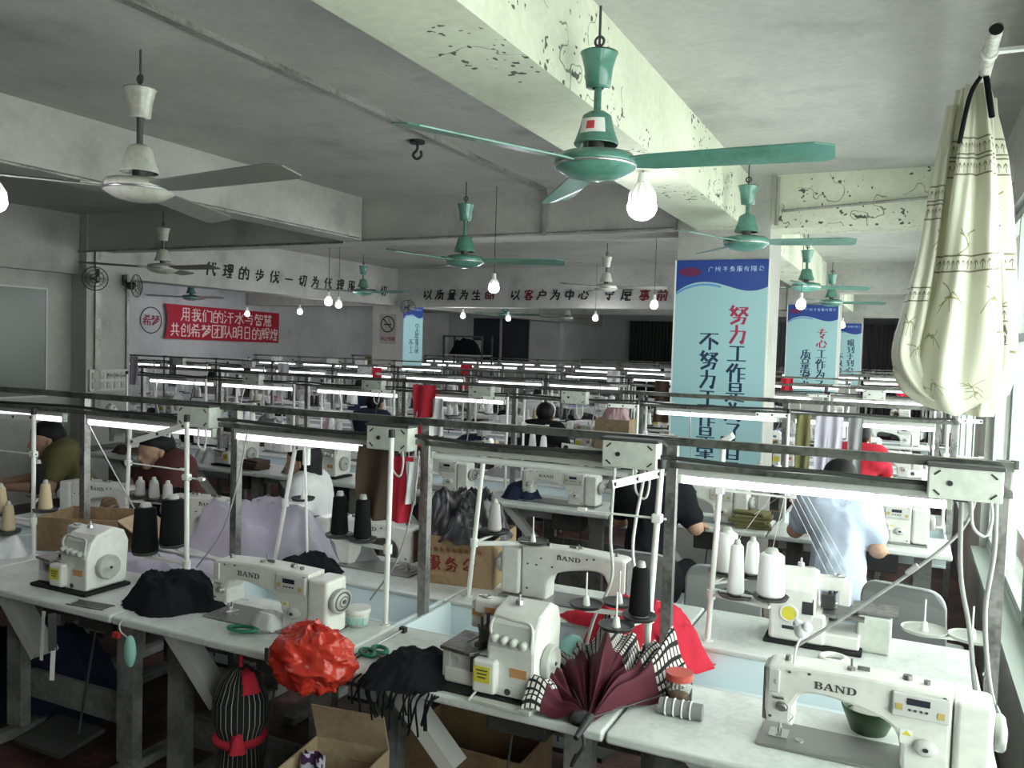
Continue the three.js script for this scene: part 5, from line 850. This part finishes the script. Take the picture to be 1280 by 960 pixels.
{ // striped bag under the table
  const tex = dataTex(128, (u) => (((u * 10) % 1) < 0.12 ? [0.7, 0.68, 0.66] : [0.10, 0.105, 0.11]), true);
  const o = T('striped_bag', 'dark striped cloth bundle tied with red cord under the front table', 'bag', [-2.16, 0.0, -2.32]);
  const g = new THREE.LatheGeometry([[0.0, 0.22], [0.07, 0.22], [0.085, 0.30], [0.075, 0.40], [0.1, 0.47], [0.1, 0.55], [0.07, 0.62], [0.03, 0.66], [0.0, 0.66]].map((p) => new THREE.Vector2(p[0], p[1])), 40), uv = g.attributes.uv; for (let i = 0; i < uv.count; i++) uv.setXY(i, uv.getX(i) * 3, uv.getY(i));
  P('bundle', g, mat('striped_cloth', 0xffffff, { map: tex, roughness: 0.95 }), o, true); P('cord', torus(0.082, 0.016, 0, 0.40, 0), M.cloth_red, o); P('bow', heap(0.09, 0.07, 0.08, 181, 20, 1).translate(0.05, 0.38, 0.07), M.cloth_red, o); P('red_neck', heap(0.12, 0.10, 0.09, 183, 20, 1).translate(0.045, 0.585, 0.02), M.cloth_red, o); P('hanging_strap', rod([0, 0.66, 0], [0, 0.73, 0], 0.008), M.cloth_red, o);
  rag('cloth_heap', 'dull lilac rags on the floor under the striped bundle', 'cloth', M.cloth_grey, 0.45, 0.36, 0.22, -2.14, 0.0, -2.32, 131);
}
{ // umbrella: half-closed, lying fanned out with its tip over the table edge
  const chk = dataTex(128, (u, v) => { const a = (u * 8) % 1 < 0.28, b = (v * 8) % 1 < 0.28; return a || b ? [0.08, 0.07, 0.09] : [0.82, 0.80, 0.78]; }, true), gm = mat('gingham', 0xffffff, { map: chk, roughness: 0.85, side: THREE.DoubleSide }); chk.repeat.set(8, 8);
  const mm = M.cloth_maroon; mm.side = THREE.DoubleSide;
  const o = T('umbrella', 'half-folded maroon umbrella with black-and-white check border on the front table', 'umbrella', [-0.80, 0.765, -2.27]);
  const fans = [[-1.3, 0.20, 0.42, 0.07], [-0.88, 0.36, 0.30, 0.10], [-0.45, 0.43, 0.20, 0.09], [-0.16, 0.45, 0.24, 0.16], [0.12, 0.37, 0.10, 0.10], [0.32, 0.42, 0.22, 0.13]];
  fans.forEach(([a, len, half, hh], fi) => {
    const patch = (r0, r1, nr, m, name) => {
      const ps = [], us = [], ix = [], nt = 14;
      for (let j = 0; j <= nr; j++) for (let i = 0; i <= nt; i++) { const r = r0 + (r1 - r0) * j / nr, t = i / nt * 2 - 1, ang = a + t * half * (0.55 + 0.45 * r), d = r * len; ps.push(Math.sin(ang) * d, 0.012 + hh * Math.pow(r, 0.8) * Math.pow(Math.max(0, 1 - t * t), 0.7) * (1 + 0.22 * Math.sin(t * 7 + fi * 2 + r * 3)) * (0.8 + 0.5 * fbm(r, t * 0.5 + 0.5, 4, 200 + fi, 2)) + 0.012 * Math.sin(r * 9 + fi), -Math.cos(ang) * d); us.push(t * half * len, d); }
      for (let j = 0; j < nr; j++) for (let i = 0; i < nt; i++) { const p = j * (nt + 1) + i, q = p + nt + 1; ix.push(p, p + 1, q, p + 1, q + 1, q); }
      const g = new THREE.BufferGeometry(); g.setAttribute('position', new THREE.Float32BufferAttribute(ps, 3)); g.setAttribute('uv', new THREE.Float32BufferAttribute(us, 2)); g.setIndex(ix); g.computeVertexNormals(); return P(name, g, m, o, true);
    };
    patch(0.02, 0.72, 12, mm, 'canopy_panel'); patch(0.715, 1.0, 8, gm, 'check_border');
    P('rib', rod([0, 0.02, 0], [Math.sin(a + half) * len * 0.98, 0.03, -Math.cos(a + half) * len * 0.98], 0.0025, 5), M.dark_steel, o);
  });
  P('ferrule', [rod([0.01, 0.03, 0.0], [0.0, 0.0, 0.09], 0.014, 10, 0.008), lathe([[0, 0], [0.03, 0.004], [0.034, 0.02], [0.02, 0.035], [0, 0.036]], -0.02, 0.0, 0.0)], M.black, o);
  P('wrist_strap', wire([[0.0, 0.005, 0.05], [0.02, -0.02, 0.075], [0.0, -0.06, 0.08], [-0.015, -0.09, 0.08], [0.0, -0.05, 0.085]], 0.005, 24, 6), M.black, o);
}
{ const o = T('mint_cloth', 'small mint knot of cloth behind the maroon umbrella', 'cloth', [-1.0, 0.76, -2.66]); P('knot', lathe([[0, 0], [0.05, 0.01], [0.055, 0.06], [0.03, 0.11], [0, 0.12]], 0, 0, 0, 16), M.mint, o); }
{ const o = T('glass_jar', 'glass jar with red lid and dark contents at the table gap', 'jar', [-0.60, 0.76, -2.545]); P('glass_body', lathe([[0, 0], [0.038, 0], [0.041, 0.006], [0.041, 0.075], [0.036, 0.088], [0.032, 0.088], [0.037, 0.074], [0.037, 0.008], [0, 0.006]], 0, 0, 0, 24), M.jar_glass, o); P('contents', lathe([[0, 0.008], [0.035, 0.009], [0.035, 0.035], [0.015, 0.045], [0, 0.04]], 0, 0, 0, 16), mat('bobbin_mix', L(0.2, 0.12, 0.08), { roughness: 0.9 }), o); P('lid', cyl(0.042, 0.042, 0.022, 0, 0.098, 0, 'y', 24), mat('lid_red', L(0.5, 0.08, 0.06), { roughness: 0.4 }), o); }
{ const o = T('cloth_roll', 'small grey roll wound with white cord in front of the glass jar', 'roll', [-0.575, 0.785, -2.475], 0.05); P('roll', cyl(0.024, 0.024, 0.13, 0, 0, 0, 'x', 16), M.cloth_grey, o); for (const x of [-0.045, -0.02, 0.005, 0.03]) P('cord', torus(0.025, 0.003, x, 0, 0, 'x'), M.paper, o); }
{ const o = T('plastic_tub', 'white lidded tub with blue print beside the thread stand pole', 'tub', [-1.89, 0.76, -2.66]); P('tub', lathe([[0, 0], [0.040, 0], [0.047, 0.055], [0, 0.055]], 0, 0, 0, 22), M.box_white, o); P('lid', cyl(0.05, 0.049, 0.016, 0, 0.063, 0, 'y', 22), M.paper, o); P('print_band', [0, 1, 2, 3, 4].map((i) => box(0.014, 0.026, 0.003, 0.0455 * Math.sin(i * 0.45 - 0.6), 0.026, 0.0455 * Math.cos(i * 0.45 - 0.6), 0, i * 0.45 - 0.6)), M.mint, o); }
{ const o = T('scissors', 'green-handled scissors lying open beside the black fringed cloth', 'scissors', [-1.63, 0.772, -2.42], -0.5); for (const s of [-1, 1]) { P('handle', new THREE.TorusGeometry(0.028, 0.008, 8, 18).scale(1.3, 0.8, 1).rotateX(Math.PI / 2).translate(-0.035, 0, s * 0.024), M.scissor_green, o); P('blade', bar([0.0, 0.002 * s, s * 0.006], [0.13, 0.0, -s * 0.008], 0.014, 0.003), M.dark_steel, o); } }
{ const o = T('screwdriver', 'slim screwdriver with black handle behind the green scissors', 'screwdriver', [-1.69, 0.77, -2.55], 0); P('shaft', rod([0, 0, 0.12], [-0.005, 0.0, -0.12], 0.004), M.steel, o); P('handle', rod([0, 0, 0.12], [0.0, 0, 0.20], 0.009), M.black, o); P('end_tag', box(0.025, 0.02, 0.02, -0.005, 0.0, -0.13), M.black, o); }
{ const o = T('scissors', 'green thread snips lying under the needle of the machine behind the red bag', 'scissors', [-2.20, 0.773, -2.37], 0.2); for (const s of [-1, 1]) P('handle', new THREE.TorusGeometry(0.05, 0.007, 8, 20).scale(1.1, 0.55, 1).rotateX(Math.PI / 2).translate(0, s * 0.003 + 0.004, s * 0.006), M.scissor_green, o); P('blade', bar([0.04, 0.003, 0], [0.11, 0.003, 0], 0.012, 0.004), M.steel, o); }
{ const o = P('crumpled_scraps', heap(0.20, 0.14, 0.06, 141, 30, 1.4), M.cloth_white); o.position.set(-2.17, 0.765, -2.47); tag(o, 'white cloth scraps under the arm of the machine behind the red bag', 'cloth'); }
{ const o = T('tape_roll', 'white tape roll lying on the far table by the round yellow cap', 'tape', [-0.20, 0.765, -3.20]); P('ring', torus(0.042, 0.011, 0, 0.006, 0, 'y', 8, 26), M.paper, o); }
{ const o = T('plastic_bin', 'white rectangular bin with worn tray beside the overlock machine', 'bin', [-0.075, 0.76, -3.42]); P('bin', rbox(0.12, 0.14, 0.13, 0.012, 0, 0.07, 0), M.box_white, o); P('tray', box(0.16, 0.008, 0.15, 0, 0.148, -0.01), M.worn_steel, o); }
{ const o = T('green_bowl', 'dark green bowl behind the arm of the nearest machine', 'bowl', [-0.06, 0.76, -2.66]); P('bowl', lathe([[0, 0], [0.05, 0], [0.075, 0.06], [0.08, 0.075], [0.074, 0.075], [0.045, 0.008], [0, 0.008]], 0, 0, 0, 24), mat('bowl_green', L(0.03, 0.07, 0.025), { roughness: 0.4 }), o); P('contents', lathe([[0, 0.065], [0.04, 0.06], [0.07, 0.05], [0, 0.05]], 0, 0, 0, 14), M.cast_grey, o); }
{ const o = T('white_knob_cloth', 'white cloth knot stuck on the nearest machine head', 'cloth', [-0.245, 1.055, -2.51]); P('knot', [new THREE.IcosahedronGeometry(0.022, 2).translate(0, 0.015, 0), new THREE.IcosahedronGeometry(0.016, 2).translate(0.014, 0.03, 0.006), new THREE.IcosahedronGeometry(0.015, 2).translate(-0.012, 0.03, -0.006)], M.cloth_white, o); P('thread_tail', wire([[0, 0, 0], [-0.01, -0.03, 0.04], [-0.012, -0.12, 0.055]], 0.003, 10, 5), M.paper, o); }
{ const o = T('cable', 'thin grey belt stretched from the far table up towards the window rail', 'cable', [0, 0, 0]); P('belt', [wire([[-0.33, 0.80, -3.16], [-0.1, 0.99, -3.2], [0.18, 1.28, -3.2], [0.22, 1.44, -3.1]], 0.006, 24, 6), rbox(0.05, 0.018, 0.02, 0.004, 0.04, 1.13, -3.2, 0, 0, 0.8)], M.cable_grey, o); }
{ const o = T('hanging_cable', 'white cable loop hanging from the window-side control box to the table', 'cable', [0, 0, 0]); P('loop', wire([[0.16, 1.44, -2.88], [0.17, 1.2, -2.87], [0.20, 1.05, -2.88], [0.22, 0.9, -2.9], [0.24, 0.77, -2.95]], 0.007, 30, 6), M.cable_grey, o); P('second_cable', wire([[0.25, 1.52, -2.9], [0.255, 1.3, -2.88], [0.24, 1.1, -2.88], [0.27, 0.85, -2.9], [0.30, 0.77, -2.95]], 0.007, 30, 6), M.cable_grey, o); }
{ const o = T('hanging_cable', 'white cable hanging from the control box beside the four-disc stand', 'cable', [0, 0, 0]); P('loop', wire([[-0.93, 1.44, -2.84], [-0.93, 1.2, -2.82], [-0.92, 1.05, -2.82], [-0.99, 0.88, -2.84], [-1.02, 0.78, -2.86]], 0.006, 30, 6), M.cable_white, o); P('second_cable', wire([[-0.82, 1.44, -2.84], [-0.84, 1.15, -2.8], [-0.79, 1.0, -2.78], [-0.77, 0.78, -2.78]], 0.006, 30, 6), M.cable_white, o); }
[[-3.62, 'dark post nearest the grey cones'], [-2.66, 'post beside the big lilac heap'], [-1.76, 'post with the red strap']].forEach(([x, l], i) => { const o = T('hanging_cable', `thin pale wire slanting down from the rail by the ${l}`, 'cable', [0, 0, 0]); P('wire', wire(i === 0 ? [[x - 0.08, 1.40, -2.88], [x + 0.1, 1.2, -2.87], [x + 0.33, 0.95, -2.86], [x + 0.47, 0.80, -2.85]] : [[x, 1.43, -2.87], [x - 0.03, 1.25, -2.86], [x - 0.12, 0.98, -2.85], [x - 0.26, 0.80, -2.84]].map((q, j) => (i === 2 ? [q[0] - 0.02 * j + 0.02 * j * 2, q[1], q[2]] : q)), 0.004, 20, 5), M.cable_grey, o); });
[[-0.55, 1.16, -3.17], [-0.42, 1.15, -3.14], [-0.62, 1.26, -3.32], [-0.52, 1.235, -3.34]].forEach((q, i) => { const o = P('sewing_thread', [rod(q, [-0.40 + i * 0.02, 1.40, -3.17], 0.0009, 5), rod([-0.40 + i * 0.02, 1.40, -3.17], [-0.24 + 0.03 * i, 1.03, -3.35], 0.0009, 5)].slice(0, 2), M.thread_white); o.userData.label = 'fine white thread running from a white cone to the guide before the blue banner'; o.userData.category = 'thread'; o.userData.group = 'threads above the white cones'; });
// hanging off the front edge
{ const o = T('face_mask', 'mint face mask hanging from the front table edge', 'face mask', [-2.66, 0.70, -2.245]); P('mask', new THREE.SphereGeometry(0.05, 14, 12).scale(0.55, 1.25, 0.35).translate(0.015, -0.05, 0), M.mint, o); P('ear_loop', wire([[0, 0.0, 0], [-0.04, 0.02, 0.0], [-0.05, 0.05, -0.01], [-0.02, 0.063, -0.03]], 0.0025, 12, 5), M.paper, o); P('red_button', box(0.03, 0.022, 0.015, -0.06, 0.0, 0), M.red, o); }
{ const o = T('white_strap', 'two white straps with black middle hanging below the dim front table', 'strap', [-3.15, 0.70, -2.25]); P('strap', bar([0, 0.02, 0], [0.0, -0.18, 0.01], 0.016, 0.004), M.paper, o); P('strap', bar([0.06, -0.12, 0], [0.065, -0.25, 0.01], 0.018, 0.004), M.paper, o); P('dark_strap', bar([0.05, 0.02, 0], [0.062, -0.13, 0.005], 0.03, 0.006), M.black, o); }
{ const o = T('lever_guard', 'white plastic knee guard on the table edge before the overlock machine', 'guard', [-1.08, 0.762, -2.275], -0.08); P('frame', [box(0.19, 0.008, 0.05, 0, 0.004, 0), rod([-0.1, 0.004, 0.03], [-0.1, 0.02, -0.02], 0.004), box(0.04, 0.014, 0.05, 0.09, 0.008, 0)], M.box_white, o); }
{ const o = T('oil_dish', 'shallow dark tray sunk in the grey table before the grey machine', 'tray', [-2.95, 0.7605, -2.31], 0.1); P('tray', [rbox(0.17, 0.004, 0.055, 0.0018, 0, 0.002, 0)], M.dark_steel, o); P('rim', [box(0.19, 0.004, 0.006, 0, 0.003, 0.03), box(0.19, 0.004, 0.006, 0, 0.003, -0.03)], M.worn_steel, o); }
rag('cloth_heap', 'dark grey sacks on the floor under the dim front tables', 'cloth', M.cloth_navy, 1.1, 0.6, 0.42, -3.9, 0, -2.75, 151, 0.1);
carton('cardboard_box', 'dark carton standing under the table behind the open cardboard box', 0.5, 0.36, 0.3, [-1.45, 0, -2.85], 0, [], M.cardboard);
{ const o = T('side_table', 'small wooden shelf table at the end of the second bench row', 'table', [-7.1, 0, -5.9]); P('tabletop', box(0.7, 0.04, 0.6, 0, 0.70, 0), M.leg_grey, o); for (const [x, z] of [[-0.3, -0.25], [0.3, -0.25], [-0.3, 0.25], [0.3, 0.25]]) P('leg', box(0.05, 0.68, 0.05, x, 0.34, z), M.leg_grey, o); dup(lockF, [-6.95, 0.72, -5.9], 0, 'dark-looking machine on the small shelf table behind the front rail'); }
carton('cardboard_box', 'tan carton with pink cloth on the third row beside the big banner', 0.36, 0.36, 0.34, [-2.80, 0.76, -8.52], 0.1, [], M.cardboard_light);
rag('cloth_heap', 'pink cloth piled in the tan carton on the third row', 'cloth', M.cloth_pink, 0.40, 0.36, 0.24, -2.80, 1.06, -8.52, 161);
// ---------------------------------------------------------------- done
scene.traverse((o) => { if (o.isMesh) { o.castShadow = true; o.receiveShadow = true; } });
renderer.render(scene, camera);
